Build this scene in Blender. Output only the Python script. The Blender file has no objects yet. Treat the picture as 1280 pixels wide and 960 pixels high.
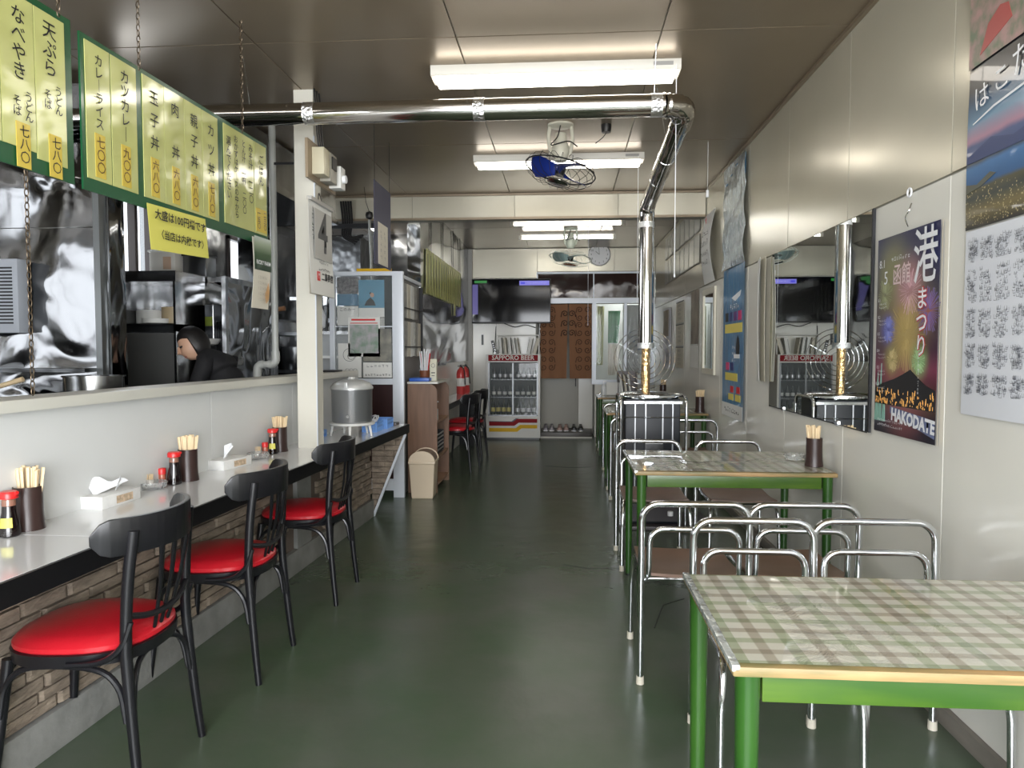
import bpy, bmesh, math, random
from mathutils import Vector, Matrix
random.seed(7)
SC = bpy.context.scene
ORD = ['first', 'second', 'third', 'fourth', 'fifth', 'sixth', 'seventh', 'eighth', 'ninth', 'tenth', 'eleventh', 'twelfth', 'thirteenth', 'fourteenth', 'fifteenth']
COL = SC.collection
PI = math.pi
R = math.radians

# ------------------------------------------------------------------ camera
cam = bpy.data.cameras.new('camera'); co = bpy.data.objects.new('camera', cam); COL.objects.link(co)
cam.sensor_width = 36; cam.lens = 900 / 1280 * 36; cam.clip_start = 0.05
co.location = (0, 0, 1.28); co.rotation_euler = (R(90 - 2.728), 0, R(4.131))
SC.camera = co
# ------------------------------------------------------------------ world, daylight, fill, exposure
w = bpy.data.worlds.new('sky'); SC.world = w; w.use_nodes = True
nt = w.node_tree; bg = nt.nodes['Background']
tc = nt.nodes.new('ShaderNodeTexCoord'); sp = nt.nodes.new('ShaderNodeSeparateXYZ'); rp = nt.nodes.new('ShaderNodeValToRGB')
nt.links.new(tc.outputs['Generated'], sp.inputs[0]); nt.links.new(sp.outputs['Z'], rp.inputs[0]); nt.links.new(rp.outputs[0], bg.inputs[0])
rp.color_ramp.elements[0].position = 0.45; rp.color_ramp.elements[0].color = (.62, .66, .7, 1)
rp.color_ramp.elements[1].position = 0.62; rp.color_ramp.elements[1].color = (.86, .93, 1, 1)
bg.inputs[1].default_value = 2.3
def area(name, loc, rot, sx, sy, power, col):
    l = bpy.data.lights.new(name, 'AREA'); l.shape = 'RECTANGLE'; l.size = sx; l.size_y = sy; l.energy = power; l.color = col
    o = bpy.data.objects.new(name, l); COL.objects.link(o); o.location = loc; o.rotation_euler = rot; return o
area('daylight_front_glazing', (-.1, -1.35, 1.45), (R(90), 0, 0), 2.5, 1.9, 140, (.95, .97, 1))
area('fill_back_room', (.95, 10.6 + .6, 2.38), (0, 0, 0), .5, .5, 9, (.95, .98, 1))  # fill lamp added to brighten the things behind the back window
area('daylight_kitchen_window', (-3.2, 5.65, 2.1), (0, R(-90), 0), .8, 1.3, 16, (.9, .95, 1))
SC.view_settings.view_transform = 'Standard'; SC.view_settings.look = 'None'
SC.view_settings.exposure = 0.85; SC.view_settings.gamma = 1; SC.view_settings.use_curve_mapping = False

# ------------------------------------------------------------------ materials
MATS = {}
def mat(name, col=(.8, .8, .8), rough=.5, metal=0., **k):
    """k: noise=(scale, amount) tone variation; bump=(scale, distance[, detail]); coat, trans, emit, alpha, sx/sy/sz stretch of noise"""
    if name in MATS: return MATS[name]
    m = bpy.data.materials.new(name); m.use_nodes = True; MATS[name] = m
    n = m.node_tree; b = n.nodes['Principled BSDF']
    b.inputs['Base Color'].default_value = (*col, 1); b.inputs['Roughness'].default_value = rough; b.inputs['Metallic'].default_value = metal
    if 'coat' in k: b.inputs['Coat Weight'].default_value = k['coat']; b.inputs['Coat Roughness'].default_value = k.get('coat_rough', .08)
    if 'trans' in k: b.inputs['Transmission Weight'].default_value = k['trans']; b.inputs['IOR'].default_value = k.get('ior', 1.45)
    if 'alpha' in k: b.inputs['Alpha'].default_value = k['alpha']
    if 'spec' in k: b.inputs['Specular IOR Level'].default_value = k['spec']
    if 'emit' in k: b.inputs['Emission Color'].default_value = (*k.get('ecol', col), 1); b.inputs['Emission Strength'].default_value = k['emit']
    def coord():
        t = n.nodes.new('ShaderNodeTexCoord'); mp = n.nodes.new('ShaderNodeMapping'); mp.inputs['Scale'].default_value = k.get('stretch', (1, 1, 1))
        n.links.new(t.outputs['Object'], mp.inputs[0]); return mp.outputs[0]
    if 'noise' in k:
        s, a = k['noise'][:2]
        nz = n.nodes.new('ShaderNodeTexNoise'); nz.inputs['Scale'].default_value = s; nz.inputs['Detail'].default_value = 5
        n.links.new(coord(), nz.inputs[0])
        r = n.nodes.new('ShaderNodeValToRGB'); c2 = k.get('col2', tuple(c * (1 - a) for c in col))
        r.color_ramp.elements[0].position = .35; r.color_ramp.elements[1].position = .65
        r.color_ramp.elements[0].color = (*c2, 1); r.color_ramp.elements[1].color = (*col, 1)
        n.links.new(nz.outputs[0], r.inputs[0]); n.links.new(r.outputs[0], b.inputs['Base Color'])
    if 'bump' in k:
        s, d = k['bump'][:2]
        nz = n.nodes.new('ShaderNodeTexNoise'); nz.inputs['Scale'].default_value = s; nz.inputs['Detail'].default_value = k['bump'][2] if len(k['bump']) > 2 else 3
        nz.inputs['Distortion'].default_value = k.get('distort', 0)
        n.links.new(coord(), nz.inputs[0]); bp = n.nodes.new('ShaderNodeBump'); bp.inputs['Strength'].default_value = 1; bp.inputs['Distance'].default_value = d
        n.links.new(nz.outputs[0], bp.inputs['Height']); n.links.new(bp.outputs[0], b.inputs['Normal'])
    return m
ceil_m = mat('ceiling_panel_brown', (.27, .215, .15), .3, .4, noise=(1.2, .12), bump=(1.1, .006, 1))
ceil_j = mat('ceiling_joint', (.36, .32, .26), .5)
wall_m = mat('wall_panel_cream', (.80, .785, .715), .2, .0, noise=(1.6, .04), bump=(1.6, .008, 1))
wall_u = mat('wall_panel_upper_cream', (.60, .565, .46), .24, .35, noise=(1.5, .05), bump=(1.3, .008, 1))
wall_j = mat('wall_joint', (.30, .29, .25), .6)
floor_m = mat('floor_green_paint', (.062, .096, .055), .27, 0, noise=(2.2, .3), col2=(.088, .104, .078), bump=(5, .004, 4), spec=.5)
white_pt = mat('partition_white', (.66, .67, .66), .42, noise=(3, .04))
steel_wavy = mat('wavy_stainless', (.17, .173, .177), .09, 1, bump=(2.0, .085, 1.5), distort=.9)
steel_left = mat('wavy_stainless_far', (.36, .37, .38), .12, 1, bump=(1.3, .16, 1.5), distort=.8, stretch=(1, .3, 1))
steel = mat('stainless', (.30, .305, .31), .2, 1, bump=(3, .02, 2))
steel_dk = mat('dark_stainless', (.16, .165, .17), .3, 1, bump=(4, .03, 2))
chrome = mat('chrome', (.74, .76, .78), .1, 1)
pipe_m = mat('pipe_steel', (.60, .58, .56), .11, 1, bump=(1.2, .008, 1), stretch=(1, 4, 1))
foil = mat('aluminium_foil_tape', (.8, .8, .8), .28, 1, bump=(70, .01, 4))
alu = mat('white_aluminium', (.70, .74, .80), .35, .1)
black_w = mat('black_lacquered_wood', (.008, .008, .010), .28, 0, spec=.5)
red_v = mat('red_vinyl', (.50, .012, .022), .3, 0, bump=(160, .0006, 3), coat=.2)
black_e = mat('black_edge', (.006, .006, .007), .4, spec=.3)
counter_w = mat('counter_white', (.74, .75, .76), .12, 0, coat=.4)
green_p = mat('green_stained_wood', (.030, .100, .012), .3, 0, noise=(7, .5), col2=(.012, .058, .007), stretch=(1, 1, .35), coat=.3, coat_rough=.2)
green_a = mat('green_stained_apron', (.070, .140, .007), .33, 0, noise=(6, .45), col2=(.026, .085, .007), stretch=(.5, 1, 3), coat=.3, coat_rough=.2)
rim_w = mat('worn_wood_rim', (.40, .25, .11), .5, 0, noise=(9, .5), col2=(.17, .15, .06), stretch=(.6, 2, 5))
seat_br = mat('brown_laminate', (.20, .125, .092), .4, 0, noise=(9, .15))
rubber = mat('pale_rubber', (.62, .58, .48), .6)
paper = mat('paper_white', (.74, .74, .71), .6)
paper_old = mat('paper_aged', (.62, .58, .49), .6)
ink = mat('ink_black', (.012, .012, .015), .5)
ink_red = mat('ink_red', (.65, .03, .03), .5)
ink_w = mat('ink_white', (.85, .86, .88), .4)
yel = mat('menu_paper_yellow', (.50, .51, .19), .16, 0, coat=.6, bump=(7, .012, 1))
yel2 = mat('price_paper_gold', (.62, .47, .08), .2, 0, coat=.5)
yel3 = mat('notice_paper_yellow', (.66, .62, .12), .5)
grn_b = mat('board_green', (.006, .075, .026), .3, 0, coat=.4)
brown_pl = mat('dark_brown_plastic', (.035, .018, .015), .35)
wood_st = mat('chopstick_wood', (.80, .62, .38), .55, noise=(20, .15))
soy_m = mat('soy_sauce_dark', (.008, .004, .004), .06, 0, spec=.7)
red_pl = mat('red_plastic', (.62, .02, .02), .3)
glass_m = mat('clear_glass', (.95, .97, .97), .04, 0, trans=1, ior=1.45)
pane_m = mat('window_pane_glass', (.5, .55, .55), .02, 0, alpha=.10, spec=.9)
tissue_m = mat('tissue_white', (.88, .9, .93), .7)
box_w = mat('tissue_box_card', (.8, .8, .78), .5, noise=(25, .12))
iron = mat('black_iron', (.012, .012, .013), .45, .3)
stove_m = mat('stove_black', (.006, .008, .012), .4, .0, spec=.3)
stove_p = mat('stove_floor_plate', (.045, .036, .040), .35, .1)
copper = mat('copper_and_reflection', (.75, .50, .25), .22, 1, bump=(60, .01, 2))
blue_bl = mat('fan_blade_blue', (.012, .03, .22), .25, 0)
fan_w = mat('fan_cream', (.62, .60, .50), .4)
tube_m = mat('lamp_tube_lit', (1, .98, .93), .4, 0, emit=7.5, ecol=(1, .93, .82))
tube_c = mat('lamp_tube_lit_cool', (1, 1, 1), .4, 0, emit=8, ecol=(1, .98, .93))
lamp_w = mat('lamp_housing', (.66, .63, .56), .4)
lam_br = mat('wood_laminate_brown', (.21, .115, .070), .42, 0, noise=(5, .25), stretch=(6, 6, .5))
lam_in = mat('wood_laminate_tan', (.34, .2, .12), .45)
bin_m = mat('bin_beige', (.70, .58, .43), .4)
maroon = mat('maroon_panel', (.035, .012, .012), .3, noise=(4, .3), stretch=(6, 6, .4))
blue_b = mat('blue_basket', (.16, .34, .72), .4)
grey_b = mat('grey_metal_urn', (.36, .37, .38), .3, .8)
grey_l = mat('grey_lid', (.5, .51, .5), .35, .3)
noren_m = mat('noren_brown_cloth', (.26, .125, .062), .85, bump=(90, .001, 2))
noren_d = mat('noren_dark_motif', (.085, .040, .024), .9)
tv_m = mat('tv_screen_black', (.004, .004, .006), .07, 0, spec=.3)
plast_bk = mat('black_plastic', (.012, .012, .013), .35)
skin_m = mat('skin', (.52, .31, .21), .5)
hair_m = mat('hair_black', (.008, .007, .007), .45)
cloth_bk = mat('black_cloth', (.008, .008, .01), .8)
door_w = mat('door_pale', (.46, .45, .40), .45)
fridge_w = mat('fridge_white', (.60, .59, .55), .35)
fridge_r = mat('fridge_red_band', (.24, .004, .008), .55, spec=.2)
stripe_y = mat('stripe_yellow', (.70, .42, .02), .55, spec=.2)
stripe_n = mat('stripe_navy', (.02, .012, .04), .35)
fr_in = mat('fridge_dark_inside', (.03, .035, .04), .5)
bott = mat('bottle_dark', (.015, .02, .012), .08)
step_m = mat('dark_step_wood', (.06, .05, .042), .4)
stone_m = mat('stone_brick', (.33, .265, .20), .8, 0, noise=(18, .35), col2=(.19, .15, .115), bump=(38, .012, 5), stretch=(1, .5, 1.6))
mortar = mat('dark_mortar', (.13, .10, .08), .9)
conc = mat('grey_concrete', (.25, .25, .235), .75, noise=(7, .25), bump=(20, .004, 4))
base_m = mat('worn_grey_baseboard', (.22, .2, .17), .6, noise=(8, .4), stretch=(1, .3, 1))
chain_m = mat('chain_bronze', (.12, .09, .06), .4, .8)
pvc = mat('pvc_pipe', (.36, .37, .35), .4)

# ------------------------------------------------------------------ mesh helpers
WM = {}
def link(o): COL.objects.link(o); return o
def thing(name, label, cat, loc=(0, 0, 0), rz=0, group=None):
    o = link(bpy.data.objects.new(name, None)); o.location = loc; o.rotation_euler = (0, 0, rz); o.empty_display_size = .05
    o['label'] = label; o['category'] = cat
    if group: o['group'] = group
    WM[o.name] = Matrix.Translation(loc) @ Matrix.Rotation(rz, 4, 'Z'); return o
def tag(o, label, cat, group=None):
    o['label'] = label; o['category'] = cat
    if group: o['group'] = group
    return o
def kind(o, k): o['kind'] = k; return o
class B:
    def __init__(s): s.b = bmesh.new()
    def box(s, x0, x1, y0, y1, z0, z1, rot=None, piv=None):
        vs = [s.b.verts.new((x, y, z)) for x in (x0, x1) for y in (y0, y1) for z in (z0, z1)]
        for f in ((0, 1, 3, 2), (4, 6, 7, 5), (0, 4, 5, 1), (2, 3, 7, 6), (0, 2, 6, 4), (1, 5, 7, 3)): s.b.faces.new([vs[i] for i in f])
        if rot is not None:
            piv = Vector(piv) if piv else Vector(((x0 + x1) / 2, (y0 + y1) / 2, (z0 + z1) / 2))
            for v in vs: v.co = piv + rot @ (v.co - piv)
        return s
    def tube(s, pts, r, seg=10, caps=True, closed=False, flat=None):
        pts = [Vector(p) for p in pts]; n = len(pts); rr = r if isinstance(r, (list, tuple)) else [r] * n
        rings = []; prev = None
        for i, p in enumerate(pts):
            if closed: d = pts[(i + 1) % n] - pts[i - 1]
            else: d = pts[min(i + 1, n - 1)] - pts[max(i - 1, 0)]
            d.normalize()
            if prev is None:
                u = d.orthogonal().normalized()
                if flat is not None: u = (Vector(flat) - d * d.dot(Vector(flat))).normalized()
            else:
                u = prev - d * prev.dot(d)
                u = u.normalized() if u.length > 1e-6 else d.orthogonal().normalized()
            prev = u; v = d.cross(u)
            fx = s.fl if flat is not None else 1
            rings.append([s.b.verts.new(p + (u * math.cos(a) + v * math.sin(a) * fx) * rr[i]) for a in [2 * PI * k / seg for k in range(seg)]])
        m = n if closed else n - 1
        for i in range(m):
            a, c = rings[i], rings[(i + 1) % n]
            for k in range(seg): s.b.faces.new((a[k], a[(k + 1) % seg], c[(k + 1) % seg], c[k]))
        if caps and not closed: s.b.faces.new(rings[0][::-1]); s.b.faces.new(rings[-1])
        return s
    fl = 1
    def cyl(s, x, y, z0, z1, r, r2=None, seg=20): return s.tube([(x, y, z0), (x, y, z1)], [r, r if r2 is None else r2], seg)
    def lathe(s, prof, c=(0, 0, 0), seg=20, sx=1, sy=1):
        rings = [[s.b.verts.new((c[0] + r * sx * math.cos(2 * PI * k / seg), c[1] + r * sy * math.sin(2 * PI * k / seg), c[2] + z)) for k in range(seg)] for r, z in prof]
        for a, d in zip(rings, rings[1:]):
            for k in range(seg): s.b.faces.new((a[k], a[(k + 1) % seg], d[(k + 1) % seg], d[k]))
        if prof[0][0] > 1e-4: s.b.faces.new(rings[0][::-1])
        if prof[-1][0] > 1e-4: s.b.faces.new(rings[-1])
        return s
    def prism(s, poly, axis, a, b_):
        f = {'x': lambda p, t: (t, p[0], p[1]), 'y': lambda p, t: (p[0], t, p[1]), 'z': lambda p, t: (p[0], p[1], t)}[axis]
        v0 = [s.b.verts.new(f(p, a)) for p in poly]; v1 = [s.b.verts.new(f(p, b_)) for p in poly]
        s.b.faces.new(v0); s.b.faces.new(v1[::-1]); n = len(poly)
        for i in range(n): s.b.faces.new((v0[i], v1[i], v1[(i + 1) % n], v0[(i + 1) % n]))
        return s
    def sheet(s, fn, nu, nv, th=.0):
        g = [[s.b.verts.new(fn(i / nu, j / nv)) for j in range(nv + 1)] for i in range(nu + 1)]
        for i in range(nu):
            for j in range(nv): s.b.faces.new((g[i][j], g[i + 1][j], g[i + 1][j + 1], g[i][j + 1]))
        if th:
            geo = list(s.b.faces); s.b.normal_update(); bmesh.ops.solidify(s.b, geom=geo, thickness=th)
        return s
    def obj(s, name, m, parent=None, loc=None, rz=0, w=False, bevel=0, seg=2, smooth=True, z=None):
        b = s.b
        if bevel: bmesh.ops.bevel(b, geom=list(b.edges), offset=bevel, segments=seg, affect='EDGES', profile=.6, clamp_overlap=True)
        bmesh.ops.recalc_face_normals(b, faces=b.faces)
        if w:
            if parent is not None:
                M = WM[parent.name].inverted(); b.transform(M)
            else:
                xs = [v.co for v in b.verts]
                lo = Vector((min(v.x for v in xs), min(v.y for v in xs), min(v.z for v in xs))); hi = Vector((max(v.x for v in xs), max(v.y for v in xs), 0))
                loc = Vector(((lo.x + hi.x) / 2, (lo.y + hi.y) / 2, lo.z)); b.transform(Matrix.Translation(-loc))
        if smooth:
            b.normal_update()
            for f in b.faces: f.smooth = True
            for e in b.edges:
                if len(e.link_faces) == 2 and e.calc_face_angle(0) > R(38): e.smooth = False
        me = bpy.data.meshes.new(name); b.to_mesh(me); b.free(); me.materials.append(m)
        o = link(bpy.data.objects.new(name, me))
        if loc is not None: o.location = loc
        o.rotation_euler = (0, 0, rz)
        if parent is not None: o.parent = parent; WM[o.name] = WM[parent.name]
        else: WM[o.name] = Matrix.Translation(o.location) @ Matrix.Rotation(rz, 4, 'Z')
        return o
def bx(name, m, x0, x1, y0, y1, z0, z1, parent=None, w=False, bevel=0, **k): return B().box(x0, x1, y0, y1, z0, z1).obj(name, m, parent, w=w, bevel=bevel, **k)
def struct(o): return kind(o, 'structure')
def dup(root, loc, rz=0, label=None, group=None):
    r = link(root.copy()); r.location = loc; r.rotation_euler = (0, 0, rz)
    if label: r['label'] = label
    if group: r['group'] = group
    for ch in list(root.children):
        c = link(ch.copy()); c.parent = r
        for g in list(ch.children): d = link(g.copy()); d.parent = c
    return r
AX = {'R': (Vector((0, -1, 0)), Vector((-1, 0, 0))), 'L': (Vector((0, 1, 0)), Vector((1, 0, 0))), 'F': (Vector((1, 0, 0)), Vector((0, -1, 0)))}
def text(body, size, p, face, m, parent, name='lettering', vert=False, sx=1, bold=0, space=1.0, align='CENTER', rot=0, depth=.0012):
    """flat print standing p (centre, world) on a face: R right wall, L aisle side, F facing the front"""
    c = bpy.data.curves.new(name, 'FONT')
    c.body = '\n'.join(body.replace('ー', '｜')) if vert else body
    c.size = size; c.align_x = align; c.align_y = 'CENTER'; c.space_line = space; c.offset = bold; c.resolution_u = 2
    t = bpy.data.objects.new('tmp', c); COL.objects.link(t)
    dg = bpy.context.evaluated_depsgraph_get(); me = bpy.data.meshes.new_from_object(t.evaluated_get(dg))
    bpy.data.objects.remove(t); me.name = name
    u, n = AX[face] if isinstance(face, str) else face
    q = Vector(p) + n * depth; cr, sr = math.cos(rot), math.sin(rot)
    M = WM[parent.name].inverted()
    for v in me.vertices:
        x, y = v.co.x * sx, v.co.y; x, y = x * cr - y * sr, x * sr + y * cr
        v.co = M @ (q + u * x + Vector((0, 0, y)))
    me.materials.clear(); me.materials.append(m)
    o = link(bpy.data.objects.new(name, me)); o.parent = parent; return o
def scribble(parent, face, p, wd, size, rows, m, gap=1.6, seed=0, off=.0014):
    """rows of tiny unreadable characters as flat print"""
    u, n = AX[face] if isinstance(face, str) else face
    rn = random.Random(seed + int(wd * 1000)); b = B(); q = Vector(p) + n * off; k = max(1, int(wd / (size * 1.12)))
    for r_ in range(rows):
        z = -(r_ - (rows - 1) / 2) * size * gap
        for i in range(k):
            x = -wd / 2 + (i + .5) * wd / k; e = size * .09
            for j in range(4):
                if rn.random() < .5: x0, x1 = x - size * .38, x + size * .38; z0 = z + rn.uniform(-.42, .42) * size; z1 = z0 + e
                else: x0 = x + rn.uniform(-.38, .38) * size; x1 = x0 + e; z0, z1 = z - size * .42, z + size * rn.uniform(0, .42)
                b.b.faces.new([b.b.verts.new(q + u * X + Vector((0, 0, Z))) for X, Z in ((x0, z0), (x1, z0), (x1, z1), (x0, z1))])
    return b.obj('small_print', m, parent, w=True, smooth=False)
def arc(c, r, a0, a1, n, plane='xz'):
    out = []
    for i in range(n + 1):
        a = R(a0 + (a1 - a0) * i / n); x, y = r * math.cos(a), r * math.sin(a)
        out.append({'xz': (c[0] + x, c[1], c[2] + y), 'xy': (c[0] + x, c[1] + y, c[2]), 'yz': (c[0], c[1] + x, c[2] + y)}[plane])
    return out
def smooth_path(pts, n=6):
    P = [Vector(p) for p in pts]; P = [P[0] * 2 - P[1]] + P + [P[-1] * 2 - P[-2]]; out = []
    for i in range(1, len(P) - 2):
        for k in range(n):
            t = k / n; a, b_, c, d = P[i - 1], P[i], P[i + 1], P[i + 2]
            out.append(.5 * (2 * b_ + (c - a) * t + (2 * a - 5 * b_ + 4 * c - d) * t * t + (3 * b_ - a - 3 * c + d) * t ** 3))
    out.append(P[-2]); return out

# ================================================================== SETTING
XR, ZC, YB, YF = 1.311, 2.76, 10.6, -1.7
XK, YK = -3.35, 9.2          # kitchen side wall, kitchen back wall
fl = struct(bx('floor', floor_m, XK - .1, XR + .1, YF - .1, YB + .6, -.1, 0))
# hairline cracks in the floor paint
ck = B()
for pts in ([(.0, 4.25), (.15, 4.18), (.28, 4.2), (.45, 4.12)], [(-.2, 7.9), (.05, 7.8), (.3, 7.85)], [(.42, 3.3), (.5, 3.6), (.62, 3.7)]):
    ck.tube([(x, y, .0004) for x, y in pts], .0022, 4)
ck.obj('crack', mat('crack_dark', (.012, .014, .012), .8), fl)
# ceiling of metal panels
cl = struct(bx('ceiling', ceil_j, XK - .1, XR + .1, YF - .1, YB + .6, ZC + .012, ZC + .1))
xs = [XK, -2.48, -1.498, -.516, .448, XR]; ys = [YF, -.1, 1.69, 3.46, 5.24, 7.02, 8.8, YB]
for i in range(5):
    for j in range(7):
        bx('panel', ceil_m, xs[i] + .003, xs[i + 1] - .003, ys[j] + .003, ys[j + 1] - .003, ZC, ZC + .012, cl, bevel=.0015, seg=1)
# right wall with metal panels
wr = struct(bx('wall_right', wall_j, XR + .01, XR + .12, YF - .1, YB, 0, ZC + .012))
sy = [YF + .02] + [-1.02 + .9 * i for i in range(0, 13)]; sy[-1] = YB - .003
for a, b_ in zip(sy, sy[1:]):
    bx('panel', wall_m, XR, XR + .012, a + .002, b_ - .002, .0, 1.872, wr, bevel=.0015, seg=1)
    bx('panel', wall_u, XR, XR + .012, a + .002, b_ - .002, 1.88, ZC - .004, wr, bevel=.0015, seg=1)
struct(bx('baseboard_right', base_m, XR - .022, XR - .001, YF + .1, YB - .06, 0, .062, bevel=.002))
struct(bx('trim_1', ceil_m, XR - .02, XR - .001, YF + .1, 6.84, ZC - .02, ZC - .001))
# drop beam
bm_ = struct(bx('trim_2', wall_j, -2.75, XR - .002, 6.87, 7.0, 2.515, ZC - .002))
for a, b_ in ((-2.75, -1.45), (-1.45, -.47), (-.47, .5), (.5, XR - .004)):
    bx('panel', wall_u, a + .002, b_ - .002, 6.86, 6.872, 2.535, ZC - .025, bm_, bevel=.001, seg=1)
bx('edge_strip', ceil_m, -2.75, XR - .004, 6.852, 6.87, 2.512, 2.534, bm_); bx('edge_strip', ceil_m, -2.75, XR - .004, 6.852, 6.87, ZC - .024, ZC - .003, bm_)
# back wall with doorway and window opening
bw = B()
DX0, DX1, WX1 = -.385, .405, XR - .02
bw.box(-1.5, DX0, YB, YB + .12, 0, ZC + .01)
bw.box(DX0, XR + .1, YB, YB + .12, 2.40, ZC + .01)
bw.box(DX1 + .04, XR + .1, YB, YB + .12, 0, .80)
bw.box(DX0, XR + .1, YB + .005, YB + .1, 1.95, 2.04)
bwo = struct(bw.obj('wall_back', wall_j))
for x0, x1, z0, z1 in ((-1.41, DX0 - .01, 2.33, ZC - .01), (DX0 - .006, .72, 2.42, ZC - .01), (.724, XR - .004, 2.42, ZC - .01), (-1.41, -1.0, .0, 2.325), (-.996, DX0 - .03, .0, 2.325)):
    bx('panel', wall_u if z0 > 2 else wall_m, x0, x1, YB - .012, YB, z0, z1, bwo, bevel=.001, seg=1)
for x0, x1, z0, z1 in ((DX1 + .045, XR - .004, 0, .79),):
    bx('panel', wall_m, x0, x1, YB - .012, YB, z0, z1, bwo)
struct(bx('baseboard_back', base_m, -1.40, DX0 - .03, YB - .03, YB - .012, 0, .07))
# transom window
tw = struct(B().box(DX0 - .02, XR - .01, YB - .03, YB - .012, 2.385, 2.41).box(DX0 - .02, XR - .01, YB - .04, YB - .012, 1.955, 2.03).box(DX0 - .02, DX0, YB - .03, YB - .012, 2.03, 2.39).obj('window_3', alu))
bx('pane', mat('dark_reflecting_pane', (.035, .018, .016), .05, 0, bump=(1.6, .012, 2), spec=.8), DX0, XR - .01, YB + .02, YB + .028, 2.03, 2.39, tw)
bx('glazing_bar', alu, .42, .435, YB - .006, YB + .02, 2.03, 2.39, tw)
# sliding window on the right of the back wall
w2 = struct(B().box(DX1, DX1 + .06, YB - .03, YB + .05, .80, 1.955).box(DX1 + .06, XR - .01, YB - .02, YB + .05, .80, .84).box(.87, .91, YB, YB + .05, .84, 1.955)
            .box(XR - .05, XR - .01, YB - .02, YB + .05, .84, 1.955).obj('window_4', alu))
bx('pane', pane_m, DX1 + .06, .87, YB + .01, YB + .015, .84, 1.955, w2); bx('pane', pane_m, .91, XR - .05, YB + .03, YB + .035, .84, 1.955, w2)
struct(bx('window_4_sill', alu, DX1, XR - .01, YB - .06, YB - .012, .775, .80))
# space behind window and door recess
struct(B().box(-.6, XR + .1, YB + 1.0, YB + 1.1, 0, 2.5).box(XR + .0, XR + .1, YB + .12, YB + 1.0, 0, 2.5).box(-.6, XR + .1, YB + .12, YB + 1.1, 2.42, 2.5).box(.44, .47, YB + .12, YB + 1.0, 0, 2.42).obj('wall_back_room', mat('back_room_wall', (.42, .43, .40), .6)))
rw = struct(B().box(DX0 - .08, DX0 - .0, YB + .12, YB + .5, 0, 2.42).box(DX0, .44, YB + .45, YB + .5, .0, 2.42).obj('wall_recess', mat('recess_paint', (.33, .31, .27), .6)))
dr = struct(bx('door_1', door_w, DX0 + .03, .22, YB + .405, YB + .445, .085, 1.93, bevel=.003))
B().box(.17, .185, YB + .385, YB + .405, .72, .86).obj('door_handle', iron, dr)
struct(B().box(DX0, DX0 + .03, YB + .38, YB + .449, .08, 1.95).box(.222, .25, YB + .38, YB + .449, .08, 1.95).box(.25, DX1 + .03, YB + .40, YB + .449, .08, 1.95).obj('door_1_frame', wall_m))
stp = struct(bx('trim_3', step_m, DX0 - .0, DX1 + .0, 10.42, YB + .44, 0, .078, bevel=.003))
bx('edge_strip', lamp_w, DX0, DX1, 10.41, 10.42, .0, .02, stp)
# left wall at the back: steel clad above, pale below
wl = struct(bx('wall_left', wall_m, -1.52, -1.412, 7.0, YB, 0, ZC + .01))
for y0, y1, z0, z1 in ((7.0, 8.8, 1.86, ZC - .003), (8.803, YB - .015, 1.86, ZC - .003), (7.0, 8.5, 1.10, 1.857), (8.503, YB - .015, 1.12, 1.857)):
    bx('steel_sheet', steel_left, -1.412, -1.400, y0, y1, z0, z1, wl)
bx('end_sheet', steel_left, -1.53, -1.40, 6.99, 7.0, 0, 2.5, wl)
struct(B().box(-1.412, -1.345, YB - .09, YB - .012, 0, 2.74).obj('trim_4', mat('corner_post_grey', (.42, .41, .38), .5)))
# kitchen shell
struct(B().box(XK - .1, XK, YF - .1, 5.2, 0, ZC + .01).box(XK - .1, XK, 5.68, 7.0, 0, ZC + .01).box(XK - .1, XK, 7.8, YK, 0, ZC + .01)
       .box(XK - .1, XK, 5.2, 5.68, 0, 1.84).box(XK - .1, XK, 5.2, 5.68, 2.46, ZC + .01).box(XK - .1, XK, 7.0, 7.8, 0, 1.60).box(XK - .1, XK, 7.0, 7.8, 2.42, ZC + .01).obj('wall_kitchen', steel))
wk = struct(bx('wall_kitchen_back', steel, XK, -1.52, YK, YK + .1, 0, ZC + .01))
for i, (a, b_, z0, z1) in enumerate(((5.2, 5.68, 1.84, 2.46), (7.0, 7.8, 1.60, 2.42))):
    o = struct(B().box(XK - .04, XK + .02, a, b_, z0, z0 + .035).box(XK - .04, XK + .02, a, b_, z1 - .035, z1).box(XK - .04, XK + .02, a, a + .035, z0, z1).box(XK - .04, XK + .02, b_ - .035, b_, z0, z1)
               .box(XK - .04, XK + .02, (a + b_) / 2 - .02, (a + b_) / 2 + .02, z0, z1).obj('window_%d' % (i + 1), mat('brown_window_frame', (.06, .045, .04), .4)))
    bx('pane', pane_m, XK - .06, XK - .055, a, b_, z0, z1, o)
# snowy slope outside the kitchen windows
def hill(u, v): return (-40 + 0 * u, -20 + 70 * u, -4 + v * (7.2 + 1.5 * math.sin(u * 9) + 1.3 * math.sin(u * 31)))
tag(B().sheet(hill, 60, 6, .5).obj('hillside', mat('snowy_hill', (.62, .70, .78), .9, noise=(.3, .3))), 'distant snowy hillside seen through the kitchen windows', 'hill')
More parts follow.
